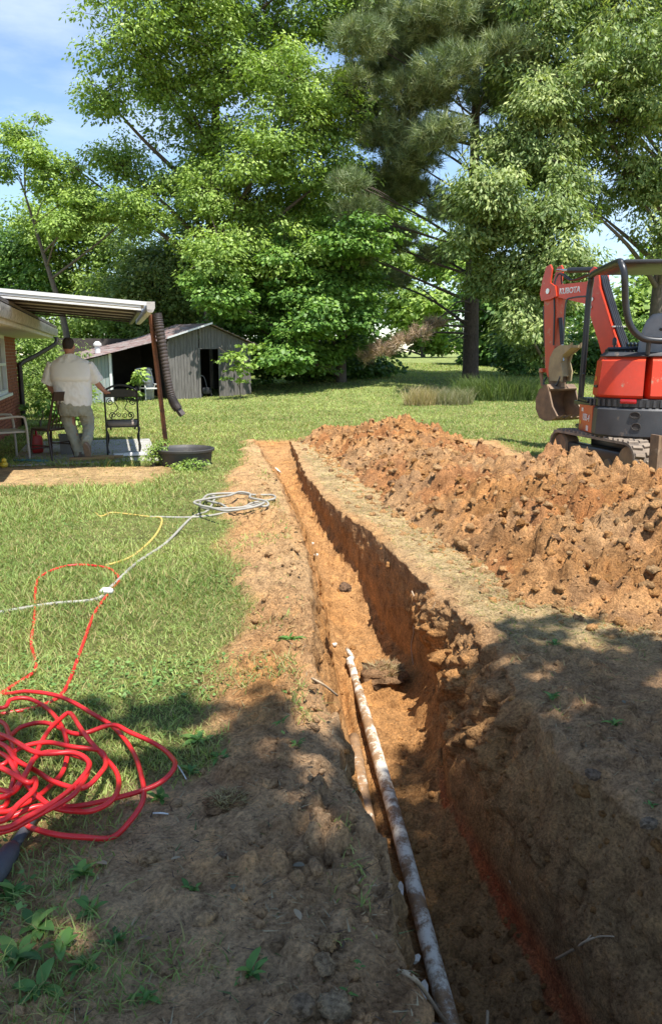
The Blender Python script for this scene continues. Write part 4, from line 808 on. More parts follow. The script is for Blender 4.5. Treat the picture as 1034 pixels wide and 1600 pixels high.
# boom, arm, bucket in their own vertical plane (swung to the left)
BO = Vector((4.45, 11.45, 0)); bd = Vector((-.38, .925, 0)).normalized(); bn = Vector((-.925, -.38, 0)).normalized()
def bp(s, z, o=0): return W2(BO + bd * s * 1.30 + bn * o + Vector((0, 0, z + (.03 * s if z > 2 else 0))))
def bq(s, z, o=0): return W2(BO + bd * s + bn * o + Vector((0, 0, z)))
def plate(pts, o0, o1, name, m, parent=ex, bev=0): 
    b = MB(); b.prism([bp(s, z) for s, z in pts], bn * o0, bn * o1); return b.build(name, m, parent)
sw = MB(); sw.prism([bp(s, z) for s, z in [(-.18, .55), (.22, .55), (.26, .95), (.1, 1.2), (-.05, 1.2)]], bn * -.14, bn * .14); sw.build('swing_bracket', M_ORGD, ex)
BOOM = [(.0, .95), (.16, .95), (.40, 1.30), (.58, 1.75), (.74, 2.11), (.86, 2.30), (1.50, 2.46), (1.56, 2.53), (1.52, 2.62), (.86, 2.63), (.76, 2.66), (.66, 2.62), (.36, 1.90), (.08, 1.30)]
boom = plate(BOOM, -.095, .095, 'boom', M_ORG)
LM = Matrix.Translation(bp(1.14, 2.515, .099)) @ Matrix(((-bd.x, 0, bn.x, 0), (-bd.y, 0, bn.y, 0), (0, 1, 0, 0), (0, 0, 0, 1)))
text('lettering', 'KUBOTA', .125, LM, M_LETW, boom, bold=.003)
for o in (-.085, .085): plate([(.60, 2.52), (.78, 2.62), (.80, 2.78), (.74, 2.84), (.66, 2.80)], o - .014, o + .014, 'cylinder_bracket', M_ORG, boom)
q = MB()
for o in (-.05, -.015, .02, .055): q.tube(bez([bp(-.05, 1.2, o), bp(.08, 1.42, o * 1.1), bp(.34, 1.98, o), bp(.56, 2.50, o), bp(.66, 2.72, o), bp(.9, 2.74, o * .8)], 6), .017, 6)
q.build('hydraulic_hose', M_BLK, boom)
for o in (-.088, .088): q = MB(); q.tube([bp(.10, 1.37, o), bp(.36, 1.945, o), bp(.63, 2.57, o)], .016, 6); q.build('steel_pipe', M_ORG, boom)
q = MB(); q.tube([bp(.30, 1.83, 0), bp(.32, 1.88, 0)], .02, 6); q.box(bp(.335, 1.96), (.24, .03, .02), Matrix.Rotation(math.atan2(bn.y, bn.x), 4, 'Z').to_euler()); q.build('hose_clamp', M_STEEL, boom)
def cylinder(a, b, r, frac, name, o=0):
    A, B = bp(*a, o), bp(*b, o); q = MB(); q.tube([A, A.lerp(B, frac)], r, 12); c = q.build(name, M_BLK, ex, auto=R(40)); q = MB(); q.tube([A.lerp(B, frac - .02), B], r * .55, 10); q.build('rod', M_STEEL, c, auto=R(40)); return c
cylinder((.30, .95), (.72, 2.02), .05, .55, 'boom_cylinder')
cylinder((.72, 2.80), (1.50, 2.86), .045, .70, 'arm_cylinder')
ARM = [(1.36, 2.44), (1.48, 2.40), (1.66, 2.38), (1.70, 2.50), (1.66, 2.72), (1.60, 2.92), (1.52, 2.95), (1.48, 2.88), (1.50, 2.66), (1.40, 2.60)]
for o in (-.11, .11): plate(ARM, o - .014, o + .014, 'arm_plate', M_ORG)
arm = plate([(1.38, 2.46), (1.66, 2.46), (1.62, 2.0), (1.55, 1.3), (1.50, 1.18), (1.42, 1.20), (1.40, 1.5), (1.38, 2.0)], -.075, .075, 'arm', M_ORGD)
q = MB(); q.tube([bp(1.53, 2.53, -.14), bp(1.53, 2.53, .14)], .045, 12); q.build('pivot_pin', M_STEEL, arm)
cylinder((1.70, 2.30), (1.60, 1.28), .042, .62, 'bucket_cylinder'); cylinder((1.36, 2.1), (1.26, 1.45), .034, .62, 'thumb_cylinder', .02)
plate([(1.62, 1.30), (1.66, 1.26), (1.60, 1.02), (1.55, 1.02)], -.10, -.07, 'link', M_MUD); plate([(1.62, 1.30), (1.66, 1.26), (1.60, 1.02), (1.55, 1.02)], .07, .10, 'link', M_MUD)
q = MB(); q.box(bp(1.60, 1.29), (.10, .26, .07), Matrix.Rotation(math.atan2(bd.y, bd.x), 4, 'Z').to_euler(), bev=.02); q.build('link_pin', M_ORGD, ex)
qh = plate([(1.26, 1.22), (1.48, 1.20), (1.48, 1.02), (1.24, 1.02)], -.06, .06, 'quick_coupler', M_MUD)
q = MB(); q.tube(bez([bp(1.5, 1.18, .09), bp(1.52, 1.06, .12), bp(1.30, 1.02, .12), bp(1.22, 1.20, .1)], 5), .014, 6); q.build('hydraulic_hose', M_BLK, qh)
# bucket: curved back, two side plates, open towards the machine, teeth on the lip
BK = [(1.74, 1.05), (1.88, .98), (1.96, .82), (1.94, .64), (1.84, .51), (1.68, .47), (1.52, .495), (1.40, .54)]
b = MB(); n_ = len(BK); hwk = .27
ins_ = [(s + (1.66 - s) * .10, z + (.80 - z) * .10) for s, z in BK[:-1]] + [(1.41, .555)]
vs = [bq(s, z, o) for s, z in BK for o in (-hwk, hwk)] + [bq(s, z, o) for s, z in ins_ for o in (-hwk, hwk)]; fs = []
for i in range(n_ - 1):
    a = i * 2; fs.append([a, a + 1, a + 3, a + 2]); c = 2 * n_ + a; fs.append([c, c + 2, c + 3, c + 1])
b.add(vs, fs + [[0, 2 * n_, 2 * n_ + 1, 1], [2 * n_ - 2, 2 * n_ - 1, 4 * n_ - 1, 4 * n_ - 2]]); bk = b.build('bucket', M_MUD, ex)
def plq(pts, o0, o1, name, m, parent=ex):
    b = MB(); b.prism([bq(s, z) for s, z in pts], bn * o0, bn * o1); return b.build(name, m, parent)
for o in (-hwk, hwk): plq([(1.68, 1.06)] + BK + [(1.38, .57), (1.52, .72), (1.62, .95)], o - .014, o + .014, 'side_plate', M_MUD, bk)
plq([(1.60, 1.0), (1.70, 1.07), (1.80, 1.06), (1.80, 1.02), (1.70, 1.03), (1.62, .97)], -hwk, hwk, 'top_plate', M_MUD, bk)
for i in range(4):
    o = -.215 + i * .143; q = MB(); vs = [bq(1.46, .555, o - .035), bq(1.46, .555, o + .035), bq(1.46, .50, o + .035), bq(1.46, .50, o - .035), bq(1.28, .60, o - .02), bq(1.28, .60, o + .02), bq(1.29, .585, o + .02), bq(1.29, .585, o - .02)]
    q.add(vs, [[0, 1, 2, 3], [4, 7, 6, 5], [0, 4, 5, 1], [1, 5, 6, 2], [2, 6, 7, 3], [3, 7, 4, 0]]); q.build('tooth', M_MUD, bk)
# thumb: curved claw above the bucket
TH = [(1.85, 1.12), (1.90, 1.32), (1.88, 1.50), (1.78, 1.64), (1.64, 1.70), (1.42, 1.70), (1.34, 1.74), (1.36, 1.66), (1.46, 1.60), (1.56, 1.54), (1.60, 1.42), (1.53, 1.28), (1.55, 1.12)]
M_YM = mat('yellow_mud_steel', (.40, .31, .16), (.26, .20, .11), 5, .7, spots=(.14, .11, .08), spot_lo=.6)
tho = plq(TH, -.105, -.08, 'thumb', M_YM); plq(TH, .08, .105, 'thumb_side', M_YM, tho)
plq([(1.62, 1.20), (1.70, 1.40), (1.68, 1.54), (1.56, 1.62), (1.38, 1.70), (1.38, 1.66), (1.54, 1.57), (1.63, 1.50), (1.64, 1.40), (1.58, 1.20)], -.10, .10, 'thumb_face', M_YM, tho)

# stickers, bolts, hoses along the arm
M_STK = mat('yellow_sticker', (.75, .50, .04), (.66, .44, .04), 8, .5)
def sticker(x, y, z, dy, dz, m, par): q = MB(); q.M = HM; q.box((x, y, z), (.004, dy, dz)); q.build('sticker', m, par)
sticker(-.787, -.30, 1.24, .03, .05, M_STK, hl); sticker(-.803, .22, .80, .08, .05, M_LETW, spo); sticker(-.803, .30, .62, .05, .05, M_STK, spo)
for (s, z) in ((.12, 1.05), (.72, 2.36), (.74, 2.24)):
    q = MB(); q.tube([bp(s, z, .09), bp(s, z, .112)], .03, 10); q.build('bolt', M_STEEL, boom)
for o in (.03, -.03):
    q = MB(); q.tube(bez([bp(.9, 2.74, o), bp(1.2, 2.68, o), bp(1.42, 2.80, o), bp(1.46, 2.60, o * 2.6), bp(1.42, 2.2, o * 2.9), bp(1.40, 1.7, o * 2.9)], 6), .014, 6); q.build('hydraulic_hose', M_BLK, arm)
# ------------------------------------------------------------------ the man
def remesh(o, vox, it=6, disp=None):
    m = o.modifiers.new('remesh', 'REMESH'); m.mode = 'VOXEL'; m.voxel_size = vox; m.use_smooth_shade = True
    s = o.modifiers.new('smooth', 'SMOOTH'); s.iterations = it; s.factor = .5
    if disp:
        t = bpy.data.textures.new('folds', 'CLOUDS'); t.noise_scale = disp[0]; t.noise_depth = 2; d = o.modifiers.new('folds', 'DISPLACE'); d.texture = t; d.strength = disp[1]; d.mid_level = .5; d.texture_coords = 'LOCAL'
    return o
def oval(c, rx, ry, n=20, p=.9, tilt=0):
    return [(c[0] + rx * math.copysign(abs(math.cos(a)) ** p, math.cos(a)), c[1] + ry * math.copysign(abs(math.sin(a)) ** p, math.sin(a)) + tilt * math.cos(a), c[2]) for a in [2 * math.pi * i / n for i in range(n)]]
M_SKIN = mat('skin', (.45, .23, .155), (.38, .17, .11), 12, .55, bs=.05); M_SHIRT = mat('beige_shirt', (.86, .84, .80), (.80, .78, .74), 4, .85, bs=.2, bscale=14)
M_PANT = mat('khaki_trousers', (.36, .35, .265), (.28, .27, .205), 5, .9, bs=.35, bscale=12); M_HAIR = mat('dark_hair', (.035, .025, .02), (.02, .015, .012), 40, .7, bs=.5); M_SHOE = mat('brown_shoe', (.19, .125, .08), (.12, .08, .055), 8, .7); M_SOLE = mat('shoe_sole', (.30, .20, .13), (.20, .14, .10), 12, .9)
mn = thing('person', 'man in beige short-sleeved shirt and khaki trousers walking away, hand on iron chair', 'person', (-3.74, 11.32, .035), R(4)); mn.scale = (.88, .95, 1.0)
b = MB()
b.rings([oval((0, 0, z), rx, ry) for z, rx, ry in ((.80, .17, .12), (.95, .20, .14), (1.15, .22, .14), (1.35, .24, .12), (1.44, .16, .09), (1.50, .075, .075), (1.56, .068, .072))])
b.rings([oval((-.01, y, z), rx, ry, 20, 1) for z, rx, ry, y in ((1.50, .055, .06, .02), (1.54, .070, .085, .02), (1.58, .080, .10, .02), (1.63, .083, .107, .015), (1.68, .080, .105, .01), (1.72, .062, .085, .005), (1.745, .03, .04, 0))])
b.rings([oval((-.01, .125, z), .017, .02, 8) for z in (1.595, 1.61, 1.63)])                       # nose
for s in (-1, 1): b.box((-.01 + s * .088, .01, 1.625), (.02, .035, .06))                          # ears
b.box((-.01, .108, 1.565), (.045, .012, .012))                                                    # lips
def arm(sh, el, wr, hd, fdir, thumb):
    b.tube([sh, Vector(sh).lerp(Vector(el), .5), el, Vector(el).lerp(Vector(wr), .4), wr, hd], [.06, .058, .048, .048, .034, .036], 10)
    h = Vector(hd); f = Vector(fdir).normalized(); side = f.cross(Vector((0, 0, 1))); side = side.normalized() if side.length > .1 else Vector((1, 0, 0))
    b.tube([Vector(wr), h + f * .05], [.034, .040], 8, sq=(1.15, .55))
    for i, l in enumerate((.065, .075, .07, .055)):
        r0 = h + f * .05 + side * (i - 1.5) * .019; k = r0 + f * l * .5 + Vector((0, 0, -.006)); b.tube([r0 - f * .02, k, k + f * l * .35 + Vector((0, 0, -.035))], [.010, .009, .008], 6)
    t0 = h + side * thumb * .035; b.tube([t0, t0 + side * thumb * .025 + f * .03, t0 + side * thumb * .02 + f * .06], [.012, .011, .009], 6)
arm((-.29, 0, 1.38), (-.385, .03, 1.10), (-.33, .20, .93), (-.30, .25, .90), (.3, .8, -.3), 1)
arm((.29, 0, 1.38), (.385, .06, 1.12), (.475, .20, .985), (.50, .26, .965), (.35, .7, -.1), -1)
for pts in ([(-.11, 0, .86), (-.04, .05, .48), (.07, -.01, .10)], [(.13, 0, .86), (.17, .08, .47), (.22, -.22, .25)]): b.tube([pts[0], Vector(pts[0]).lerp(Vector(pts[1]), .5), pts[1], Vector(pts[1]).lerp(Vector(pts[2]), .4), pts[2]], [.085, .078, .058, .056, .038], 10)
remesh(b.build('body', M_SKIN, mn, smooth=True), .011, 3)
s_ = MB(); s_.rings([oval((.01 + cx, 0, z), rx, ry, 24, .85) for z, rx, ry, cx in ((.785, .262, .185, .015), (.90, .285, .21, .01), (1.05, .30, .215, 0), (1.20, .315, .205, 0), (1.33, .325, .175, 0), (1.42, .285, .14, 0), (1.475, .17, .11, -.01), (1.50, .095, .095, -.01))])
for (a, e_, r0, r1) in (((-.27, 0, 1.38), (-.405, .02, 1.10), .098, .095), ((.27, 0, 1.38), (.415, .07, 1.13), .098, .092)): s_.tube([a, Vector(a).lerp(Vector(e_), .55), e_], [r0, r0 * 1.02, r1], 14)
s_.rings([oval((-.01, .005, z), r, r * 1.0, 16) for z, r in ((1.48, .098), (1.525, .088), (1.53, .07))])
so_ = remesh(s_.build('shirt', M_SHIRT, mn, smooth=True), .012, 4, (.11, .036))
fl_ = MB(); fl_.rings([[(.01 + rx * 1.035 * math.copysign(abs(math.cos(a)) ** .85, math.cos(a)), -abs(ry * 1.05 * abs(math.sin(a)) ** .85) - o, z) for a in [R(200 + 140 * i / 16) for i in range(17)]] for z, rx, ry, o in ((1.40, .30, .15, .0), (1.33, .33, .178, .004), (1.22, .328, .203, .010), (1.150, .318, .212, .018), (1.145, .312, .206, .008))], closed=False, cap=False); fl_.build('back_flap', M_SHIRT, so_, smooth=True)
t_ = MB(); t_.rings([oval((.012, 0, z), rx, ry, 20) for z, rx, ry in ((.92, .25, .17), (.80, .275, .19), (.70, .262, .18), (.64, .24, .16))])
t_.tube([(-.12, 0, .84), (-.12, .04, .66), (-.09, .06, .48), (-.02, .03, .30), (.04, 0, .12), (.055, .0, .06)], [.14, .12, .098, .088, .084, .09], 14); t_.tube([(.135, 0, .84), (.18, .06, .66), (.21, .085, .49), (.22, -.05, .36), (.225, -.19, .27), (.225, -.225, .25)], [.14, .122, .10, .09, .082, .08], 14)
remesh(t_.build('trousers', M_PANT, mn, smooth=True), .012, 5, (.07, .04))
h_ = MB(); h_.rings([oval((-.01, y, z), rx, ry, 20, 1) for z, rx, ry, y in ((1.595, .06, .05, -.055), (1.62, .083, .075, -.035), (1.66, .091, .095, -.015), (1.70, .088, .108, .0), (1.735, .068, .09, .0), (1.755, .035, .05, 0))]); h_.build('hair', M_HAIR, mn, smooth=True)
def shoe(M):
    q = MB(); q.M = M; q.rings([[(x * w, y0 + y * l, z) for x, y in [(math.cos(a), math.sin(a)) for a in [2 * math.pi * i / 16 for i in range(16)]]] for z, w, l, y0 in ((.03, .052, .14, .06), (.06, .052, .135, .058), (.085, .045, .10, .03), (.12, .042, .06, -.01))]); o = q.build('shoe', M_SHOE, mn, smooth=True)
    q = MB(); q.M = M; q.rings([[(x * w, y0 + y * l, z) for x, y in [(math.cos(a), math.sin(a)) for a in [2 * math.pi * i / 16 for i in range(16)]]] for z, w, l, y0 in ((.0, .052, .145, .062), (.032, .056, .148, .062))]); q.build('sole', M_SOLE, o)
shoe(Matrix.Translation((.075, -.01, 0)) @ Matrix.Rotation(R(-4), 4, 'Z')); shoe(Matrix.Translation((.235, -.275, .19)) @ Matrix.Rotation(R(-8), 4, 'Z') @ Matrix.Rotation(R(-62), 4, 'X'))
# ------------------------------------------------------------------ chairs and patio clutter
M_IRON = mat('black_iron', (.02, .019, .018), (.012, .012, .011), 6, .45); M_CUSH = mat('taupe_cushion', (.26, .21, .165), (.20, .165, .13), 10, .9, bs=.2); M_WOOD = mat('dark_wood', (.055, .028, .018), (.03, .016, .011), 8, .45, stretch=(4, 4, .6)); M_BEIGE = mat('beige_tube', (.52, .46, .37), (.42, .37, .30), 5, .5); M_WICK = mat('brown_weave', (.18, .10, .06), (.10, .055, .035), 40, .8, bs=.4)
ic = thing('iron_chair', 'black wrought iron dining chair with scrolled back at the patio edge', 'chair', (-3.20, 11.93, .035), R(14))
def spiral(c, r, turns, a0, sgn, n=22): return [(c[0] + r * (1 - .8 * i / n) * math.cos(a0 + sgn * turns * 6.283 * i / n), c[1], c[2] + r * (1 - .8 * i / n) * math.sin(a0 + sgn * turns * 6.283 * i / n)) for i in range(n + 1)]
for sx in (-1, 1): MB().tube(bez([(sx * .235, -.22, 0), (sx * .235, -.20, .45), (sx * .235, -.235, .80), (sx * .235, -.275, 1.04)], 5), .014, 8).build('back_leg', M_IRON, ic, smooth=True)
for sx in (-1, 1): MB().tube(bez([(sx * .23, .20, 0), (sx * .25, .23, .10), (sx * .22, .19, .25), (sx * .25, .20, .38), (sx * .20, .17, .43), (sx * .18, .19, .37)], 6), .015, 8).build('front_leg', M_IRON, ic, smooth=True)
def by(z): return float(np.interp(z, [.45, .80, 1.04], [-.20, -.235, -.275]))
q = MB(); q.tube(bez([(-.25, -.27, .98), (-.12, -.275, 1.05), (0, -.28, 1.07), (.12, -.275, 1.05), (.25, -.27, .98)], 5), .016, 8); q.build('top_rail', M_IRON, ic, smooth=True)
q = MB(); q.rings([[(x, -.272, .965 + .05 * (1 - (x / .25) ** 2)), (x, -.255, .965 + .05 * (1 - (x / .25) ** 2)), (x, -.25, .90), (x, -.262, .90)] for x in [-.23 + .046 * i for i in range(11)]]); q.build('crest_panel', M_IRON, ic)
for z in (.55, .90): MB().tube([(-.235, by(z), z), (.235, by(z), z)], .010, 6).build('cross_bar', M_IRON, ic)
for sx in (-1, 1):
    q = MB(); q.tube(spiral((sx * .16, by(.82), .82), .055, 1.5, R(90), -sx), .007, 5); q.build('scroll', M_IRON, ic); q = MB(); q.tube(spiral((sx * .13, by(.62), .62), .055, 1.5, R(270), sx), .007, 5); q.build('scroll', M_IRON, ic)
    q = MB(); q.tube(bez([(sx * .03, by(.9), .90), (sx * .09, by(.8), .82), (sx * .05, by(.72), .73), (sx * .11, by(.62), .66), (sx * .16, by(.56), .57)], 5), .007, 5); q.build('scroll', M_IRON, ic); q = MB(); q.tube(spiral((sx * .045, by(.62), .62), .04, 1.3, R(180), sx), .006, 5); q.build('scroll', M_IRON, ic)
q = MB(); q.rings([oval((0, 0, z), r, r * .98, 24, .55) for z, r in ((.455, .235), (.47, .25), (.50, .25), (.52, .225))]); q.build('seat_cushion', M_CUSH, ic, smooth=True); MB().box((0, 0, .445), (.47, .44, .02)).build('seat_frame', M_IRON, ic)
wc = thing('spindle_chair', 'dark wooden spindle-back chair to the left of the man', 'chair', (-4.12, 11.35, .035), R(62))
for sx in (-1, 1):
    MB().tube([(sx * .19, -.19, .45), (sx * .20, -.30, .78), (sx * .205, -.36, .98)], [.02, .018, .015], 7).build('back_post', M_WOOD, wc); MB().tube([(sx * .17, -.15, .45), (sx * .22, -.26, 0)], [.02, .014], 7).build('leg', M_WOOD, wc); MB().tube([(sx * .17, .16, .45), (sx * .21, .22, 0)], [.02, .014], 7).build('leg', M_WOOD, wc)
    MB().tube([(sx * .19, -.21, .22), (sx * .19, .19, .22)], .010, 6).build('stretcher', M_WOOD, wc)
for i in range(5): x = -.12 + i * .06; MB().tube([(x, -.18, .45), (x * 1.05, -.335, .89)], .008, 6).build('spindle', M_WOOD, wc)
MB().tube([(-.2, .18, .16), (.2, .18, .16)], .010, 6).build('stretcher', M_WOOD, wc); MB().tube([(-.2, -.2, .26), (.2, -.2, .26)], .010, 6).build('stretcher', M_WOOD, wc)
q = MB(); q.rings([[(x, -.335 - .02 + d - .02 * (1 - (x / .22) ** 2), z) for d, z in ((-.008, .87), (.010, .87), (-.02, 1.0), (-.038, 1.0))] for x in [-.22 + .044 * i for i in range(11)]]); q.build('crest_rail', M_WOOD, wc)
q = MB(); q.rings([oval((0, 0, z), rx, rx * .95, 22, .65) for z, rx in ((.435, .20), (.45, .225), (.468, .225), (.474, .20))]); q.build('seat', M_WOOD, wc)
ac = thing('patio_armchair', 'beige metal-framed armchair cut off by the left picture edge', 'chair', (-4.78, 11.25, .035), R(-50))
for sx in (-1, 1): MB().tube(bez([(sx * .28, .28, 0), (sx * .28, .26, .55), (sx * .28, .18, .64), (sx * .28, -.15, .62), (sx * .27, -.24, .60), (sx * .27, -.30, .3), (sx * .28, -.34, 0)], 6), .018, 8).build('arm_frame', M_BEIGE, ac, smooth=True)
q = MB(); q.tube(bez([(-.25, -.18, .40), (-.25, -.30, .80), (-.22, -.36, 1.0), (.22, -.36, 1.0), (.25, -.30, .80), (.25, -.18, .40)], 5), .015, 8); q.build('back_frame', M_BEIGE, ac, smooth=True); MB().box((0, -.275, .70), (.46, .02, .56), Matrix.Rotation(-.25, 4, 'X').to_euler()).build('backrest', M_WICK, ac); MB().box((0, .03, .42), (.50, .48, .03), bev=.01).build('seat', M_BEIGE, ac)
# black tub with water
M_RUBBER = mat('black_rubber', (.035, .034, .034), (.06, .055, .05), 4, .6, spots=(.13, .115, .10), spot_lo=.6, bs=.1); mw_, n_, b_ = newmat('tub_water'); b_.inputs['Base Color'].default_value = (.025, .03, .015, 1); b_.inputs['Roughness'].default_value = .05
tz = H1(-2.05, 10.93) - .01; tb = thing('stock_tub', 'round black rubber tub of water at the patio corner', 'tub', (-2.07, 10.93, tz)); tb.scale = (1, 1, .85); q = MB(); q.lathe([(.34, 0), (.36, .01), (.385, .24), (.415, .25), (.42, .285), (.40, .295), (.385, .28), (.365, .24), (.345, .03), (0, .03)], n=40, cap=False); q.lathe([(.34, 0), (0, 0)], n=40, cap=False); q.build('shell', M_RUBBER, tb, auto=R(40)); MB().lathe([(.358, .20), (0, .2001)], n=40, cap=False).build('water', mw_, tb)
# clutter on and by the slab
M_RED = mat('red_plastic', (.42, .02, .018), (.32, .018, .016), 5, .4); M_YEL = mat('yellow_plastic', (.72, .50, .04), (.60, .42, .04), 6, .45)
g_ = thing('fuel_can', 'red plastic fuel can under the spindle chair', 'can', (-4.62, 12.15, .035), .4); MB().box((0, 0, .14), (.17, .28, .28), bev=.04).build('body', M_RED, g_); MB().tube(bez([(0, -.1, .27), (0, -.07, .34), (0, .05, .34), (0, .09, .27)], 4), .014, 6).build('handle', M_RED, g_); MB().tube([(0, .1, .26), (0, .15, .36)], [.025, .015], 8).build('spout', M_BLACK, g_)
g_ = thing('plastic_crate', 'grey storage crate standing behind the spindle chair', 'crate', (-4.02, 12.1, .035), .35); M_GREY = mat('grey_crate', (.20, .185, .16), (.15, .14, .12), 5, .7)
for (c, d) in (((0, -.17, .14), (.42, .012, .28)), ((0, .17, .14), (.42, .012, .28)), ((-.204, 0, .14), (.012, .328, .28)), ((.204, 0, .14), (.012, .328, .28))): MB().box(c, d).build('side_panel', M_GREY, g_)
MB().box((0, 0, .01), (.39, .32, .02)).build('floor_panel', M_GREY, g_); q = MB()
for (c, d) in (((0, -.18, .275), (.44, .03, .03)), ((0, .18, .275), (.44, .03, .03)), ((-.212, 0, .275), (.03, .33, .03)), ((.212, 0, .275), (.03, .33, .03))): q.box(c, d)
q.build('rim', M_GREY, g_)
g_ = thing('white_board', 'short white painted board lying on the slab below the iron chair', 'board', (-3.02, 11.62, .06), HA + .1); MB().box((0, 0, .018), (.50, .13, .04), bev=.006).build('plank', M_WHITE, g_)
M_OAK = mat('tan_timber', (.36, .22, .12), (.25, .15, .035), 5, .8, stretch=(.5, 5, 5), bs=.2)
for i, (x, y, l, a, lab) in enumerate([(-3.45, 11.12, .62, .25, 'tan timber lying at the slab edge behind the man\'s raised foot'), (-3.28, 11.30, .45, .05, 'shorter tan timber resting against the white board')]):
    g_ = thing('timber', lab, 'timber', (x, y, max(H1(x, y), .0) + .03), a); MB().box((0, 0, .02), (l, .09, .04), bev=.006).build('plank', M_OAK, g_)
M_TEALH = mat('teal_hose', (.06, .19, .19), (.05, .14, .15), 6, .5); q = MB(); cx, cy = -4.28, 11.02; zc = H1(cx, cy) + .03
q.tube(bez([(cx + (.24 + .02 * math.sin(i * 2.1)) * math.cos(i * .8), cy + (.09 + .015 * math.cos(i * 1.7)) * math.sin(i * .8), zc + .004 * i % .03) for i in range(26)], 4), .010, 6); o = q.build('teal_garden_hose', M_TEALH, None, smooth=True); tag(o, 'small coil of teal hose on the ground before the spindle chair', 'hose')
x, y = atz(7, 728, .05)[:2]; g_ = thing('toy_duck', 'small yellow plastic toy at the left edge before the armchair', 'toy', (x, y, H1(x, y) + .005), .5); q = MB(); q.rings([oval((0, 0, z), r, r * 1.4, 14) for z, r in ((0, .03), (.02, .05), (.05, .055), (.08, .03), (.085, .005))]); q.build('body', M_YEL, g_, smooth=True); q = MB(); q.rings([oval((0, -.04, z), r, r, 12) for z, r in ((.07, .02), (.09, .033), (.115, .033), (.135, .01))]); q.build('head', M_YEL, g_, smooth=True)
# ------------------------------------------------------------------ hoses on the grass
def gp(px, py, z=.02):
    p = atz(px, py, z); p.z = max(p.z - .02, H1(p.x, p.y) + .006) if z < .03 else p.z; return p
M_REDH = mat('red_hose', (.70, .022, .022), (.56, .016, .018), 9, .36, spots=(.42, .12, .08), spot_lo=.63, spot_scale=14, bs=.06); M_GREYH = mat('grey_hose', (.36, .34, .285), (.25, .235, .20), 9, .65, spots=(.20, .17, .12), spot_lo=.6, spot_scale=10); M_YELR = mat('yellow_hose', (.56, .40, .09), (.44, .32, .10), 9, .7)
def zc(x, y): return (x / 3.447, 1060 + y / 3.447)
LOOPS = [
 [(0, 65), (150, 70), (330, 100), (500, 190), (620, 270), (720, 400), (770, 560), (770, 660), (700, 770), (600, 830), (450, 855), (300, 840), (150, 795), (0, 715)],
 [(0, 160), (60, 115), (150, 108), (240, 150), (310, 220), (350, 300), (365, 400), (340, 500), (290, 560), (200, 640), (100, 690), (0, 720)],
 [(0, 330), (120, 260), (250, 240), (420, 300), (600, 250), (700, 290), (850, 360), (930, 430), (940, 480), (880, 550), (780, 600), (600, 650), (400, 690), (200, 690), (0, 760)],
 [(0, 230), (50, 300), (80, 420), (80, 520), (50, 620), (0, 700)],
 [(0, 640), (120, 540), (250, 300), (330, 215), (380, 188), (430, 260), (480, 330), (560, 420), (625, 500), (640, 580), (600, 660), (500, 712), (400, 715), (280, 690), (180, 610), (100, 520), (0, 400)],
 [(0, 350), (90, 440), (200, 500), (300, 560), (450, 590), (550, 500), (570, 450), (540, 390), (400, 370), (250, 345), (100, 380), (0, 470)],
 [(0, 600), (90, 600), (200, 420), (330, 400), (470, 440), (475, 500), (440, 570), (380, 640), (200, 740), (0, 830)],
 [(0, 810), (150, 745), (300, 660), (420, 560), (480, 460), (400, 400), (200, 400), (0, 300)],
 [(0, 480), (150, 560), (190, 540), (185, 600), (100, 680), (0, 770)],
]
path = []
rg = random.Random(5)
for i, Lp in enumerate(LOOPS):
    side = -1 if i % 2 else 1
    path.append((-60 - rg.uniform(0, 25), 1060 + (Lp[0][1] + (-40)) / 3.447, .05))
    for j, (x, y) in enumerate(Lp):
        px, py = zc(x, y); path.append((px, py, .022 + .010 * i + .03 * abs(math.sin(j * .7 + i))))
    path.append((-65 - rg.uniform(0, 25), 1060 + (Lp[-1][1] - 30) / 3.447, .05))
tail1 = [(-30, 1120, .03), (0, 1112, .02), (60, 1100, .02), (95, 1082, .02), (112, 1050, .02), (130, 1000, .02), (148, 955, .02), (172, 922, .02), (186, 902, .02), (170, 886, .02), (130, 881, .02), (98, 884, .02), (68, 896, .02), (57, 912, .02), (54, 960, .02), (49, 1000, .02), (57, 1030, .02), (50, 1048, .02), (22, 1066, .02), (0, 1080, .02), (-40, 1100, .02)]
pts = [gp(*p) if p[2] < .03 else atz(*p) for p in tail1[::-1] + path]
q = MB(); q.tube(bez(pts, 7), .0094, 8); tag(q.build('red_hose', M_REDH, None, smooth=True), 'tangled coil of bright red hose with a long loop trailing over the grass', 'hose')
c = atz(368, 797); pth = [gp(x, y) for x, y in [(-40, 965), (0, 955), (80, 941), (150, 934), (175, 913), (215, 876), (260, 846), (300, 808), (325, 797)]]
for i in range(30):
    a = .55 * i + 2.6; rr = 1 + .22 * math.sin(i * 1.9); pth.append(Vector((c.x + .33 * rr * math.cos(a) + .08 * math.sin(i * .9), c.y + .42 * rr * math.sin(a) - .02 * i + .3, H1(c.x, c.y) + .02 + .0035 * i)))
pth += [gp(x, y) for x, y in [(345, 803), (300, 808), (250, 806), (235, 805)]]
q = MB(); q.tube(bez(pth, 6), .012, 8); tag(q.build('grey_hose', M_GREYH, None, smooth=True), 'long pale grey hose lying across the lawn with a loose coil near the trench', 'hose')
q = MB(); q.tube(bez([gp(x, y) for x, y in [(150, 800), (158, 804), (175, 799), (205, 801), (235, 805), (252, 808), (250, 822), (236, 842), (205, 868), (165, 882)]], 6), .010, 8); tag(q.build('yellow_hose', M_YELR, None, smooth=True), 'faded yellow hose on the grass left of the grey coil', 'hose')
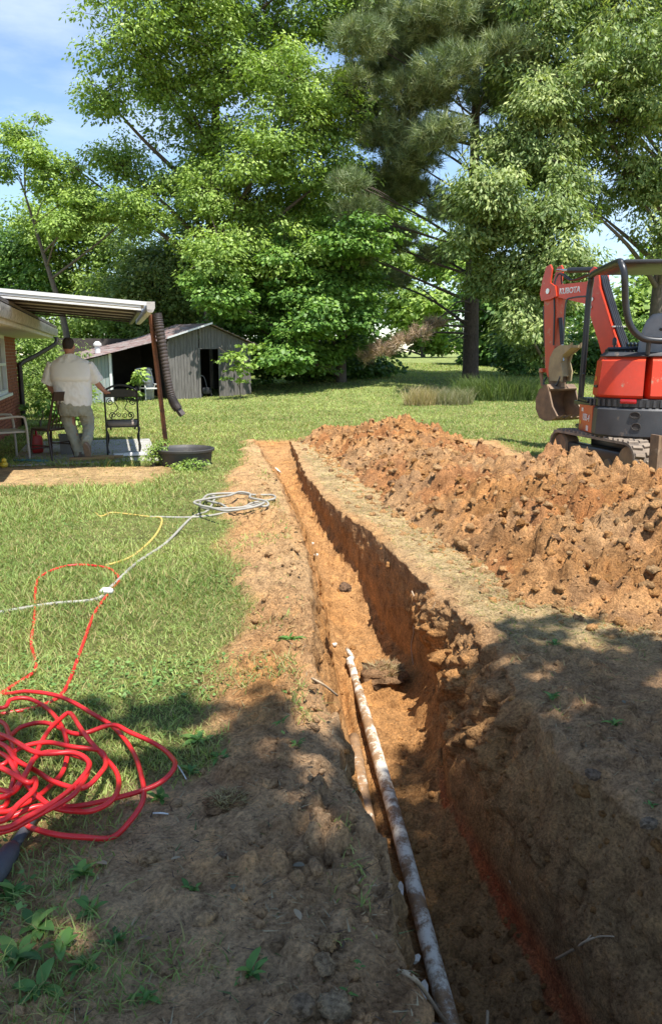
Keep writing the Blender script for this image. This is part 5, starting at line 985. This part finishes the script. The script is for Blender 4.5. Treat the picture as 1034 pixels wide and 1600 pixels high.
# black tool handle at the left edge
p0, p1, p2 = atz(55, 1275, .03), atz(22, 1322, .035), atz(-30, 1400, .05); hd = thing('tool_handle', 'black rubber-gripped tool handle poking out from under the red hose', 'tool', (p1.x, p1.y, 0)); B_ = Vector((p1.x, p1.y, 0))
M_GRIP = mat('grip_rubber', (.035, .036, .042), (.07, .07, .075), 9, .6, bs=.2)
MB().tube([p0 - B_, p1 - B_], [.016, .017], 10).build('shaft', M_GRIP, hd, smooth=True); MB().tube([p1 - B_, p1.lerp(p2, .12) - B_, p1.lerp(p2, .5) - B_, p2 - B_], [.019, .030, .034, .030], 12).build('grip', M_GRIP, hd, smooth=True)
# small white rag and bits
M_RAG = mat('white_rag', (.75, .74, .70), (.62, .61, .57), 8, .8)
p = gp(167, 925); q = MB(); v = IV2 * np.array([.045, .035, .022]) * (1 + .9 * fbm(IV2[:, 0] + 3, IV2[:, 1] + IV2[:, 2], 2.2, 3, 5)[:, None]); q.add([tuple(Vector(w) + p + Vector((0, 0, .015))) for w in v], IF2.tolist()); tag(q.build('white_rag', M_RAG, None, smooth=True), 'small crumpled white scrap lying against the grey hose', 'scrap')
M_STICK = mat('pale_stick', (.52, .44, .33), (.40, .32, .23), 8, .8); M_ROOT = mat('pale_root', (.48, .36, .23), (.33, .24, .15), 9, .85, bs=.3)
for (a, b_, r, lab) in [((278, 1190), (291, 1210), .003, 'short white stick in the grass by the red hose loop'), ((239, 1263), (263, 1264), .003, 'thin white stick lying flat on bare soil below the hose')]:
    q = MB(); A, B2 = gp(*a), gp(*b_); q.tube([A, A.lerp(B2, .5) + Vector((0, 0, .002)), B2], [r, r * 1.1, r * .8], 6); tag(q.build('white_stick', M_RAG, None, smooth=True), lab, 'stick')
# ------------------------------------------------------------------ pipes and roots in the trench
def pvc(name, lo):
    m, n, b = newmat(name); t = noise(n, 7, 12, .78); r = ramp(n, [(lo, (0, 0, 0)), (lo + .09, (1, 1, 1))]); n.links.new(t.outputs['Fac'], r.inputs[0]); t2 = noise(n, 30, 6, .7); r2 = ramp(n, [(.35, (.20, .125, .07)), (.65, (.36, .21, .10))]); n.links.new(t2.outputs['Fac'], r2.inputs[0])
    n.links.new(mixc(n, r.outputs[0], (.76, .70, .58), r2.outputs[0]), b.inputs['Base Color']); b.inputs['Roughness'].default_value = .55; bump(n, b, t.outputs['Fac'], .25, .01); return m
M_SHARD = mat('dirty_shard', (.68, .64, .56), (.50, .40, .28), 20, .6); M_PVC = pvc('muddy_white_pipe', .46)
def pipe_at(y): return Vector((float(np.interp(y, [1.0, 2.3, 5.5], [.57, .44, .14])), y, -float(np.interp(y, [1.0, 2.5, 3.5, 5.5], [.86, .83, .745, .70]))))
q = MB(); pts = [pipe_at(y) for y in np.linspace(5.35, 1.0, 26)]; q.tube([pipe_at(5.62) + Vector((-.02, 0, .035)), pipe_at(5.52) + Vector((.02, 0, .0)), pipe_at(5.42) + Vector((-.012, 0, .02))] + pts, [.014, .022, .027] + [.027 + .0095 * min(1, i / 7) for i in range(26)], 20); tag(q.build('drain_pipe', M_PVC, None, smooth=True), 'long mud-smeared white drain pipe lying along the trench floor', 'pipe')
q = MB(); q.tube([pipe_at(y) + Vector((-.105 + .02 * math.sin(y * 3), 0, -.075 + .022 * math.sin(y * 5 + 1))) for y in np.linspace(4.5, 2.75, 22)], .036, 12); tag(q.build('old_pipe', pvc('old_pipe_skin', .37), None, smooth=True), 'broken older pipe half buried in the slot left of the white drain pipe', 'pipe')
for i, (px, py, l, lab) in enumerate([(632, 1362, .10, 'larger white plastic shard in the slot beside the lower pipe'), (653, 1452, .04, 'tiny white plastic shard above the lowest shard beside the pipe'), (665, 1485, .09, 'white plastic shard nearest the bottom of the picture beside the pipe'), (523, 1008, .05, 'white plastic bit lying just above the far end of the drain pipe'), (494, 868, .07, 'white plastic bit on the trench floor left of the middle wall'), (300 + 134, 735, .16, 'white strip of pipe showing in the far shallow trench'), (488, 850, .05, 'thin white sliver above the bit on the middle trench floor')]):
    y = {0: 2.75, 1: 2.45, 2: 2.35, 3: 5.62, 4: 6.9, 5: 11.2, 6: 7.2}[i]; z = -.72 if i < 3 else None
    d = ray(px, py)
    if z is not None: p = pipe_at({0: 2.98, 1: 2.62, 2: 2.48}[i]) + Vector((-.085, 0, .045))
    else:
        p = aty(px, py, y)
        for _ in range(6): p = atz(px, py, trench_z(p.x, p.y) + .012)
    g_ = MB(); dirv = Vector((.06, -1, 0)).normalized() * l if i != 5 else Vector((.25, -1, 0)).normalized() * .55; n2 = dirv.cross(Vector((0, 0, 1))).normalized() * (.016 if i < 3 else .02)
    if i == 4: n2 *= 1.2
    pr_ = [p - dirv * .5 - n2 * .5, p - dirv * .2 - n2, p + dirv * .1 - n2 * .7, p + dirv * .5 - n2 * .2, p + dirv * .45 + n2 * .6, p + dirv * .1 + n2, p - dirv * .3 + n2 * .8]
    g_.prism(pr_, (0, 0, 0), Vector((0, 0, .012)) if i > 2 else Vector((.012, 0, .012))); tag(g_.build('pipe_shard', M_SHARD, None), lab, 'shard')
roots = [([(643, 930, 5.32), (648, 945, 5.32), (643, 965, 5.30), (646, 990, 5.28), (642, 1015, 5.26), (645, 1045, 5.24)], .006, 'long pale root hanging down the sunlit right trench wall'),
         ([(665, 932, 5.0), (655, 945, 4.98), (672, 960, 4.98), (680, 948, 4.95)], .003, 'thin curled root beside the long hanging one on the trench rim'),
         ([(868, 1503, 2.42), (895, 1488, 2.40), (915, 1475, 2.38), (935, 1468, 2.36), (958, 1468, 2.34)], .006, 'pale forked twig on the shaded slope at lower right'),
         ([(762, 1155, 3.35), (752, 1185, 3.33), (744, 1215, 3.32)], .0025, 'fine grass root dangling in the hollow of the right wall'),
         ([(795, 1380, 2.75), (802, 1392, 2.74), (812, 1402, 2.73)], .003, 'short root end poking out of the shaded right wall')]
for (pp, r, lab) in roots:
    P = [hit(w[0], w[1], .012 if 'long' not in lab else .03) for w in pp]; q = MB(); q.tube(bez(P, 5), [r * (1 - .6 * i / (len(P) * 5 - 4)) for i in range(len(P) * 5 - 4)], 6)
    if 'forked' in lab: q.tube(bez([P[2], P[2] + Vector((.03, .01, .03)), P[2] + Vector((.05, .01, .055))], 4), r * .6, 5)
    tag(q.build('root', M_ROOT, None, smooth=True), lab, 'root')
q = MB(); P = [hit(618, 1526, .02), hit(650, 1548, .03), pipe_at(2.32) + Vector((-.03, 0, .07)), pipe_at(2.24) + Vector((.06, 0, .05)), pipe_at(2.12) + Vector((.16, 0, .03))]; q.tube(bez(P, 5), [.004, .0055, .006] + [.0065] * 18, 7); q.tube(bez([P[3], P[3] + Vector((.03, .03, .03)), P[3] + Vector((.05, .10, .05))], 4), .006, 5); q.tube(bez([P[3], P[3] + Vector((-.03, -.03, -.01)), P[3] + Vector((-.06, -.04, -.01))], 4), .005, 5)
tag(q.build('fallen_branch', M_ROOT, None, smooth=True), 'bent bare branch lying over the pipe at the bottom edge', 'branch')
q = MB(); P = [gp(x, y) for x, y in [(487, 1073), (505, 1078), (527, 1085)]]; q.tube(bez([P[0], P[1], aty(527, 1087, P[2].y + .25)], 4), .005, 6); tag(q.build('root', M_ROOT, None, smooth=True), 'short straight root across the left rim above the pipe end', 'root')
# ------------------------------------------------------------------ single stones and clods in the foreground
M_STONE = soilmat('stone_skin')
def lump_at(name, px, py, r, col, lab, cat, squash=.7, z=None):
    p = atz(px, py, 0); p = atz(px, py, H1(p.x, p.y)); v = random.choice(lumps(IV3, 3, .42, int(px)))
    v = v * r * np.array([1, .9, squash]); me = np_mesh(name, v, IF3, np.repeat(np.array(col)[None], len(v), 0), smooth=True); o = link(name, me, M_STONE); o.location = p + Vector((0, 0, r * .3)); o.rotation_euler = (0, 0, px * .37); tag(o, lab, cat); return o
for (px, py, r, col, lab, nm, cat) in [(232, 1345, .030, (.44, .28, .15), 'flat tan stone alone on the bare ground below the red hose', 'stone', 'stone'), (522, 1580, .040, (.40, .29, .18), 'large tan clod at the bottom edge left of the trench', 'clay_clod', 'clod'), (506, 1512, .036, (.36, .25, .15), 'rough clod just above the largest clod at the trench rim', 'clay_clod', 'clod'), (512, 1478, .030, (.42, .27, .14), 'sunlit tan clod above two others at the left rim', 'clay_clod', 'clod'),
        (470, 1578, .030, (.28, .20, .13), 'brown clod left of the largest clod at the bottom edge', 'clay_clod', 'clod'), (345, 1340, .020, (.25, .17, .11), 'small dark clod right of the flat tan stone', 'clay_clod', 'clod'), (540, 922, .055, (.22, .13, .075), 'dark clod with a shadowed hollow on the middle trench floor', 'clay_clod', 'clod'), (1012, 1290, .035, (.26, .19, .13), 'brown clod on the shaded slope at the right edge', 'clay_clod', 'clod'), (925, 1213, .03, (.24, .17, .12), 'dark clod on the shaded bank right of the trench', 'clay_clod', 'clod')]: lump_at(nm, px, py, r, col, lab, cat)
# big lumps on the heap
big = []
for i in range(400):
    x = random.uniform(-.2, 4.0); y = math.exp(random.uniform(math.log(4.6), math.log(14)))
    h0, d0 = heap_h(np.array([x]), np.array([y]))
    if d0[0] > .15 and abs(x / y) < .46: big.append((x, y, float(top_z(np.array([x]), np.array([y]))[0])))
    if len(big) >= 26: break
BL = [np_mesh('clay_lump', v, IF3, np.repeat((C_CLAY * (.75 + .5 * random.random()))[None], len(v), 0), smooth=True) for v in lumps(IV3, 8, .95, 777)]
for me in BL: me.materials.append(M_SOIL)
for i, (x, y, z) in enumerate(big):
    o = link('clay_lump', random.choice(BL)); s = random.uniform(.03, .065) * (1 + .02 * y); o.scale = (s, s, s * .9); o.location = (x, y, z + s * .12); o.rotation_euler = (random.uniform(-.5, .5), random.uniform(-.5, .5), random.uniform(0, 6)); tag(o, 'fist-to-head-sized lump of clay sitting on the orange spoil heap', 'clay lump', 'clay lumps on the heap')
# ------------------------------------------------------------------ grass, thatch, weeds
def blades(name, x, y, z, h, w, lean, cols, mat_, label, seg=True, kind='stuff', parent=None):
    n = len(x); a = RNG.random(n) * 6.283; la = RNG.random(n) * 6.283; l = h * lean * (.3 + RNG.random(n)); P = np.stack([x, y, z - .004], 1)
    S = np.stack([np.cos(a), np.sin(a), np.zeros(n)], 1) * w[:, None] * .5; Ld = np.stack([np.cos(la), np.sin(la), np.zeros(n)], 1) * l[:, None]; U = np.zeros((n, 3)); U[:, 2] = h
    tip = P + U * .92 + Ld
    if seg:
        mid = P + U * .55 + Ld * .32; V = np.stack([P - S, P + S, mid + S * .8, mid - S * .8, tip], 1).reshape(-1, 3); k = np.arange(n)[:, None] * 5
        F = [k + np.array([[0, 1, 2, 3]]), k + np.array([[3, 2, 4]])]; C = np.repeat(cols, 5, 0)
    else:
        V = np.stack([P - S, P + S, tip], 1).reshape(-1, 3); F = [np.arange(n * 3).reshape(-1, 3)]; C = np.repeat(cols, 3, 0)
    o = link(name, np_mesh(name, V, F, C), mat_, parent)
    if label: tag(o, label, kind=kind)
    return o
M_GRASS = leafmat('grass_blade', transl=.35, rough=.6)
def gcol(n, x, y, dry=.22):
    t = np.clip(.5 + 1.6 * fbm(x, y, .8, 3, 611) + .5 * (RNG.random(n) - .5), 0, 1)[:, None]; a, b_ = np.array((.145, .235, .05)), np.array((.42, .49, .15)); c = a + (b_ - a) * t
    dr = (RNG.random(n) < dry + .25 * np.clip(fbm(x, y, 1.1, 3, 613) * 2, 0, 1))[:, None]; return np.where(dr, np.array((.40, .34, .14)) * (.7 + .5 * RNG.random((n, 1))), c * (.75 + .5 * RNG.random((n, 1))))
RNG = np.random.default_rng(99)
def sample(n, y0, y1, mask, half=.47):
    y = np.exp(RNG.uniform(np.log(y0), np.log(y1), n)); x = RNG.uniform(-1, 1, n) * (half * y + .35); k = RNG.random(n) < mask(x, y); return x[k], y[k]
def bare(x, y): return (1 - .0 * x) * np.where((np.hypot(x + 2.07, y - 10.93) < .42), 0, 1) * (heap_h(x, y)[1] < -.02)
x, y = sample(250000, 1.5, 11.2, lambda x, y: lawn(x, y) ** 1.3 * bare(x, y)); n = len(x)
hgt = (.014 + .019 * RNG.random(n) + .05 * RNG.random(n) ** 9) * (1 + .7 * np.clip(fbm(x, y, .9, 3, 621) * 3, -.5, 1)) * (1 + .6 * ss(-1.6, -3, x) * ss(6, 8, y)); hgt *= 1 - .35 * ss(3.0, 2.0, y)
blades('lawn_grass', x, y, H(x, y), hgt, .003 + .0008 * y, 1.15, gcol(n, x, y), M_GRASS, 'green lawn grass left of the trench')
x, y = sample(150000, 11.2, 46, lambda x, y: lawn(x, y) * bare(x, y)); n = len(x)
blades('back_lawn_grass', x, y, H(x, y), (.02 + .03 * RNG.random(n)) * (1 + .015 * y), .004 + .0011 * y, 1.1, gcol(n, x, y, .30) * np.array((1.05, 1.05, 1.0)), M_GRASS, 'mown grass of the back lawn', seg=False)
# dry thatch on the strip between trench and heap and scattered straw
x, y = sample(60000, 3.0, 13.5, lambda x, y: (straw(x, y) + .10 * (1 - lawn(x, y))) * (heap_h(x, y)[1] < .1) * ((x > np.interp(y, YR, XR) + .03) | (x < np.interp(y, YL, XL) - .03)), .35); n = len(x)
t = RNG.random((n, 1)); blades('dry_thatch', x, y, H(x, y) + .004, .008 + .018 * RNG.random(n), .003 + .0008 * y, 3.2, np.where(t < .8, np.array((.48, .36, .17)) * (.65 + .6 * t), np.array((.17, .22, .05))), M_GRASS, 'flattened straw-coloured thatch on the trench banks', seg=False)
x, y = sample(14000, 1.25, 4.2, lambda x, y: (.35 + .65 * ss(-.1, .15, fbm(x, y, 3, 3, 651))) * (1 - lawn(x, y)) * ((x < np.interp(y, YL, XL) - .03) | (x > np.interp(y, YR, XR) + .03)) * (heap_h(x, y)[1] < -.05), .5); n = len(x)
t = RNG.random((n, 1)); blades('soil_litter', x, y, H(x, y) + .003, .004 + .010 * RNG.random(n), .0025 + .006 * RNG.random(n) ** 2, 4.0, np.where(t < .5, np.array((.50, .40, .25)) * (.6 + .8 * t), np.where(t < .85, np.array((.10, .07, .05)), np.array((.13, .17, .06)))), M_GRASS, 'bits of straw, bark and leaf litter on the foreground soil', seg=False)
# sparse weedy grass on the shaded bare ground
x, y = sample(26000, 1.3, 3.6, lambda x, y: np.clip(.9 * ss(.02, .22, fbm(x, y, 2.3, 4, 631) + .28 * ss(-.2, -.9, x) - .14 + .12 * ss(1.0, 1.6, x)), 0, 1) * (1 - lawn(x, y)) * ((x < np.interp(y, YL, XL) - .08) | (x > np.interp(y, YR, XR) + .1)), .5); n = len(x)
blades('weedy_grass', x, y, H(x, y), .015 + .03 * RNG.random(n), .004 + .002 * RNG.random(n), 1.5, gcol(n, x, y, .35) * .85, M_GRASS, 'thin patches of weedy grass on the shaded bare soil')
x, y = sample(40000, 3.0, 12.5, lambda x, y: np.clip(ss(.02, .16, fbm(x, y, 2.6, 4, 641)), 0, 1) * (1 - lawn(x, y)) * ((x < np.interp(y, YL, XL) - .10) & (x > -2) & (y < 13)), .3); n = len(x)
blades('bank_grass', x, y, H(x, y), .015 + .03 * RNG.random(n), .0035 + .0008 * y, 1.4, gcol(n, x, y, .55), M_GRASS, 'sparse grass and straw on the left trench bank')
# low broadleaf weeds through the lawn
def leafmesh(name, l, w, col, curl=.25):
    V = []; n = 6
    for i in range(n + 1):
        t = i / n; ww = w * math.sin(math.pi * min(1, t * .93 + .07)) ** .8 * .5 * (1 if t < .98 else .1); zz = l * (.35 * t - curl * 1.6 * t * t); V += [(t * l, -ww, zz + ww * .25), (t * l, 0, zz), (t * l, ww, zz + ww * .25)]
    F = []
    for i in range(n): a = i * 3; F += [[a, a + 3, a + 4, a + 1], [a + 1, a + 4, a + 5, a + 2]]
    me = np_mesh(name, np.array(V), np.array(F), np.repeat(np.array(col)[None], len(V), 0), smooth=True); me.materials.append(M_LEAF); return me
WL = [leafmesh('leaf', 1, .42, c, cu) for c, cu in (((.075, .16, .035), .25), ((.10, .20, .045), .32), ((.055, .125, .03), .2), ((.13, .22, .05), .38))]
def weed(px, py, r, n, lab, name='plantain_weed', up=0.):
    n = int(n * 1.6); r *= .92
    p = atz(px, py, 0); z = H1(p.x, p.y); p = atz(px, py, z); w = thing(name, lab, 'weed', p)
    for i in range(n):
        o = link('leaf', random.choice(WL), None, w); s = r * random.uniform(.35, 1.1); o.scale = (s, s * random.uniform(.6, 1.2), s); o.rotation_euler = (random.uniform(-.2, .2), random.uniform(-.75, .1) - up, 6.283 * i * .382 + random.uniform(-.4, .4)); o.location = (random.uniform(-.012, .012), random.uniform(-.012, .012), .004)
for a in [(390, 1525, .075, 8, 'leafy weed standing alone on bare soil near the bottom centre'), (20, 1402, .08, 9, 'large-leaved weed at the left edge below the tool handle'), (130, 1368, .07, 8, 'weed rosette on bare soil just below the red hose coil'), (60, 1452, .075, 8, 'spreading weed at lower left, second from the bottom corner'), (140, 1425, .06, 7, 'weed rosette midway between the hose coil and the bottom edge at left'), (25, 1500, .08, 9, 'broad weed in the bottom left corner'),
          (130, 1515, .055, 6, 'small weed right of the bottom left corner weeds'), (225, 1562, .05, 6, 'small weed near the bottom edge at left of centre'), (310, 1160, .08, 9, 'leafy weed on the lawn edge right of the red hose loop'), (345, 1185, .07, 8, 'weed hugging the bare soil edge below the lawn shadow'), (465, 1165, .05, 7, 'weed on the shaded orange bank left of the trench'), (440, 1130, .045, 6, 'small weed above the others on the orange bank'), (250, 1250, .06, 7, 'weed beside the lowest loop of the red hose'),
          (860, 1092, .06, 8, 'grassy weed on the shaded ground right of the trench'), (962, 1135, .06, 7, 'weed right of the grassy one on the shaded right bank'), (95, 1480, .075, 8, 'weed in the middle of the lower left weed patch'), (60, 1550, .08, 9, 'broad weed close to the bottom edge at far left'), (180, 1470, .05, 6, 'small weed right of the lower left weed patch'), (300, 1392, .04, 5, 'tiny weed on bare soil below the flat tan stone'), (865, 1008, .07, 8, 'weed at the shadow edge on the straw bank'), (1012, 1258, .03, 5, 'tiny bright weed at the right edge on the dark slope'), (545, 1550, .03, 4, 'tiny weed among the clods at the left trench rim'), (560, 1512, .03, 4, 'tiny seedling right of the clods at the rim'), (300, 1240 - 30, .06, 7, 'weed right of the red hose where bare soil begins'), (455, 1000, .09, 8, 'weed by the sunlit trench bank left of the far pipe end')]: weed(*a)
# clover and other low leaves mixed into the lawn and the weedy soil
x, y = sample(30000, 1.3, 7.5, lambda x, y: np.clip(ss(.0, .16, fbm(x, y, 1.7, 4, 661)) * (.25 + .75 * lawn(x, y)) * np.where(lawn(x, y) > .3, 1, ss(-.2, -.7, x) + .15), 0, 1) * ((x < np.interp(y, YL, XL) - .1) | (x > np.interp(y, YR, XR) + .15)) * (heap_h(x, y)[1] < -.05), .5); n = len(x)
P = np.stack([x, y, H(x, y) + .006 + .022 * RNG.random(n)], 1); A = unit(n); A[:, 2] = A[:, 2] * .25 + .15; Nn = unit(n) * .4 + np.array([0, 0, 1]); ln = .010 + .022 * RNG.random(n) ** 2 + .001 * y; t = RNG.random((n, 1)); cl = np.array((.07, .15, .035)) * (1 - t) + np.array((.20, .31, .09)) * t
V, F, C = leaf_quads(P, A, Nn, ln, ln * .65, cl); tag(link('clover_leaves', np_mesh('clover_leaves', V, F, C), M_LEAF), 'clover and small broad leaves mixed into the lawn', kind='stuff')
# torn sod clumps with roots
def sod(px, py, r, lab, z=None, y=None):
    p = aty(px, py, y) if y else atz(px, py, 0)
    p.z = (trench_z(p.x, p.y) if y else H1(p.x, p.y)) - r * .05
    c = thing('sod_clump', lab, 'sod clump', p); v = lumps(IV3, 1, .8, int(px))[0] * r * np.array([1.15, 1, .62]); link('soil_ball', np_mesh('soil_ball', v, IF3, np.repeat((C_DARK * 1.1)[None], len(v), 0), smooth=True), M_SOIL, c)
    n = 900; d = unit(n); d[:, 2] = np.abs(d[:, 2]) * .8; P = d * r * np.array([1.1, .85, .5]) * .85; t = RNG.random((n, 1)); blades('roots', P[:, 0], P[:, 1], P[:, 2], r * (.15 + .35 * RNG.random(n)), np.full(n, .004 + r * .01), 1.6, np.where(t < .5, np.array((.30, .20, .11)) * (.6 + .8 * t), np.array((.48, .38, .20))), M_GRASS, None, parent=c)
sod(358, 1262, .062, 'fuzzy brown clump of torn sod on the bare ground left of the trench'); sod(600, 1050, .13, 'clump of sod fallen on the trench floor beside the pipe end', y=5.15)
# dead leaves in the foreground
M_DEAD = leafmat('dead_leaf', transl=.15); DL = [leafmesh('dead_leaf_blade', 1, .5, c, .1) for c in ((.20, .13, .08), (.14, .12, .08), (.33, .25, .16))]
for me in DL: me.materials.clear(); me.materials.append(M_DEAD)
for (px, py, s, lab) in [(458, 1368, .04, 'curled dry leaf right of the sod clump'), (470, 1465 - 10, .04, 'dry leaf above the clods at the left rim'), (268, 1350, .03, 'dark curled leaf right of the flat tan stone'), (238, 1472, .04, 'dead leaf near the dappled light spot'), (150, 1355, .05, 'dull fallen leaf below the red hose coil'), (975, 1113, .03, 'pale fallen leaf on the shaded right bank'), (365, 1393, .035, 'pale dry leaf below the sod clump')]:
    p = atz(px, py, 0); o = link('fallen_leaf', random.choice(DL)); o.location = (p.x, p.y, H1(p.x, p.y) + .008); o.scale = (s, s, s); o.rotation_euler = (random.uniform(-.3, .3), random.uniform(-.2, .2), random.uniform(0, 6)); tag(o, lab, 'leaf')
# tall dry grass and weeds below the pine
def clump(name, cx, cy, rx, ry, n, h, cols, lab, cat='plant', w=.012, lean=.7):
    z0 = gz(cx, cy); c = thing(name, lab, cat, (cx, cy, z0)); a = RNG.random(n) * 6.283; r = np.sqrt(RNG.random(n)); x = rx * r * np.cos(a); y = ry * r * np.sin(a); z = base(cx + x, cy + y) - z0
    t = RNG.random((n, 1)); col = np.array(cols[0]) * (1 - t) + np.array(cols[1]) * t; return blades('blades', x, y, z, h * (.4 + .8 * RNG.random(n)), np.full(n, w), lean, col, M_GRASS, None, parent=c)
p = aty(655, 632, 22); clump('dry_grass_clump', p.x, 22, .45, .35, 900, .55, ((.50, .40, .22), (.40, .33, .17)), 'bleached tall grass clump on the lawn left below the pine'); clump('grey_weed_clump', p.x + .95, 22.2, .6, .4, 1100, .50, ((.36, .31, .20), (.22, .24, .10)), 'greyish dry weed clump right of the bleached grass'); clump('green_weed_bank', p.x + 2.6, 23.6, 1.4, .6, 2600, .75, ((.10, .17, .04), (.20, .24, .08)), 'bank of tall green weeds beneath the pine and sourwood', w=.018)
# plants around the house, patio and shed
def bush(name, lab, x, y, LB, ncl, per, size, cw, pal, **k): b = (x, y, gz(x, y)); return tree(name, lab, b, (0, 0, max(l[2] for l in LB) * .9), .03, LB, ncl, per, size, cw, pal, cat='bush', **k)
bush('cedar_bush', 'dark feathery evergreen bush behind the house downspout', -7.0, 19.5, [(0, 0, .7, .8, .7, .7), (.2, 0, 1.3, .6, .6, .6), (-.2, .1, 1.8, .45, .45, .5), (.7, -.2, .8, .5, .5, .6), (-.9, 0, .9, .7, .6, .8)], 110, 150, .09, .3, P_BACK, seed=81, spread=.34, flat=.9)
bush('hosta_plant', 'low broad-leaved plant beside the brick corner', -6.25, 16.9, [(0, 0, .4, .45, .35, .3), (.45, .1, .3, .4, .3, .25)], 12, 14, .16, .6, P_MAPLE, seed=82, spread=.16)
bush('light_shrub', 'light green shrub in sun between the man and the cedar', -5.9, 17.5, [(0, 0, .35, .35, .3, .3), (.25, 0, .7, .3, .3, .25)], 22, 50, .11, .6, P_HICK, seed=83, spread=.2)
bush('pokeweed_plant', 'leafy green plant growing inside the open shed bay', in_shed(.95, -.15)[0], in_shed(.95, -.15)[1], [(0, 0, .5, .22, .2, .3), (.05, 0, .85, .2, .2, .25), (-.1, 0, .25, .2, .2, .2)], 18, 22, .15, .55, P_HICK, seed=84, spread=.14)
bush('tub_weed', 'tall weedy plant with small leaves growing against the left of the tub', -2.42, 10.72, [(0, 0, .15, .14, .12, .14), (.06, 0, .32, .12, .1, .12), (-.08, 0, .22, .1, .1, .1)], 36, 26, .035, .5, P_BACK, seed=85, spread=.07)
bush('tub_front_weed', 'short green weeds in front of the tub', -1.85, 10.42, [(0, 0, .08, .2, .1, .08), (-.2, 0, .06, .15, .1, .06)], 22, 22, .045, .5, P_HICK, seed=86, spread=.07)
bush('understory_bush', 'dark leafy bush filling the wood edge right of the shed', -.8, 30.5, [(0, 0, .8, 1.3, .8, .9), (1.5, .2, .7, 1.1, .8, .8), (-1.5, .2, .9, 1.1, .8, 1), (2.6, .5, .5, .8, .6, .6)], 120, 100, .16, .7, P_DARK, seed=87, spread=.5)
bush('laurel_bush', 'dark bush in deep shade right of the pine trunk', 7.6, 31.5, [(0, 0, .9, 1.1, .8, 1), (1.5, .3, .8, 1.0, .8, .9), (3, .3, .9, 1.2, .8, 1), (4.6, .3, 1, 1.2, .8, 1.1)], 130, 100, .16, .6, P_DARK, seed=88, spread=.5)
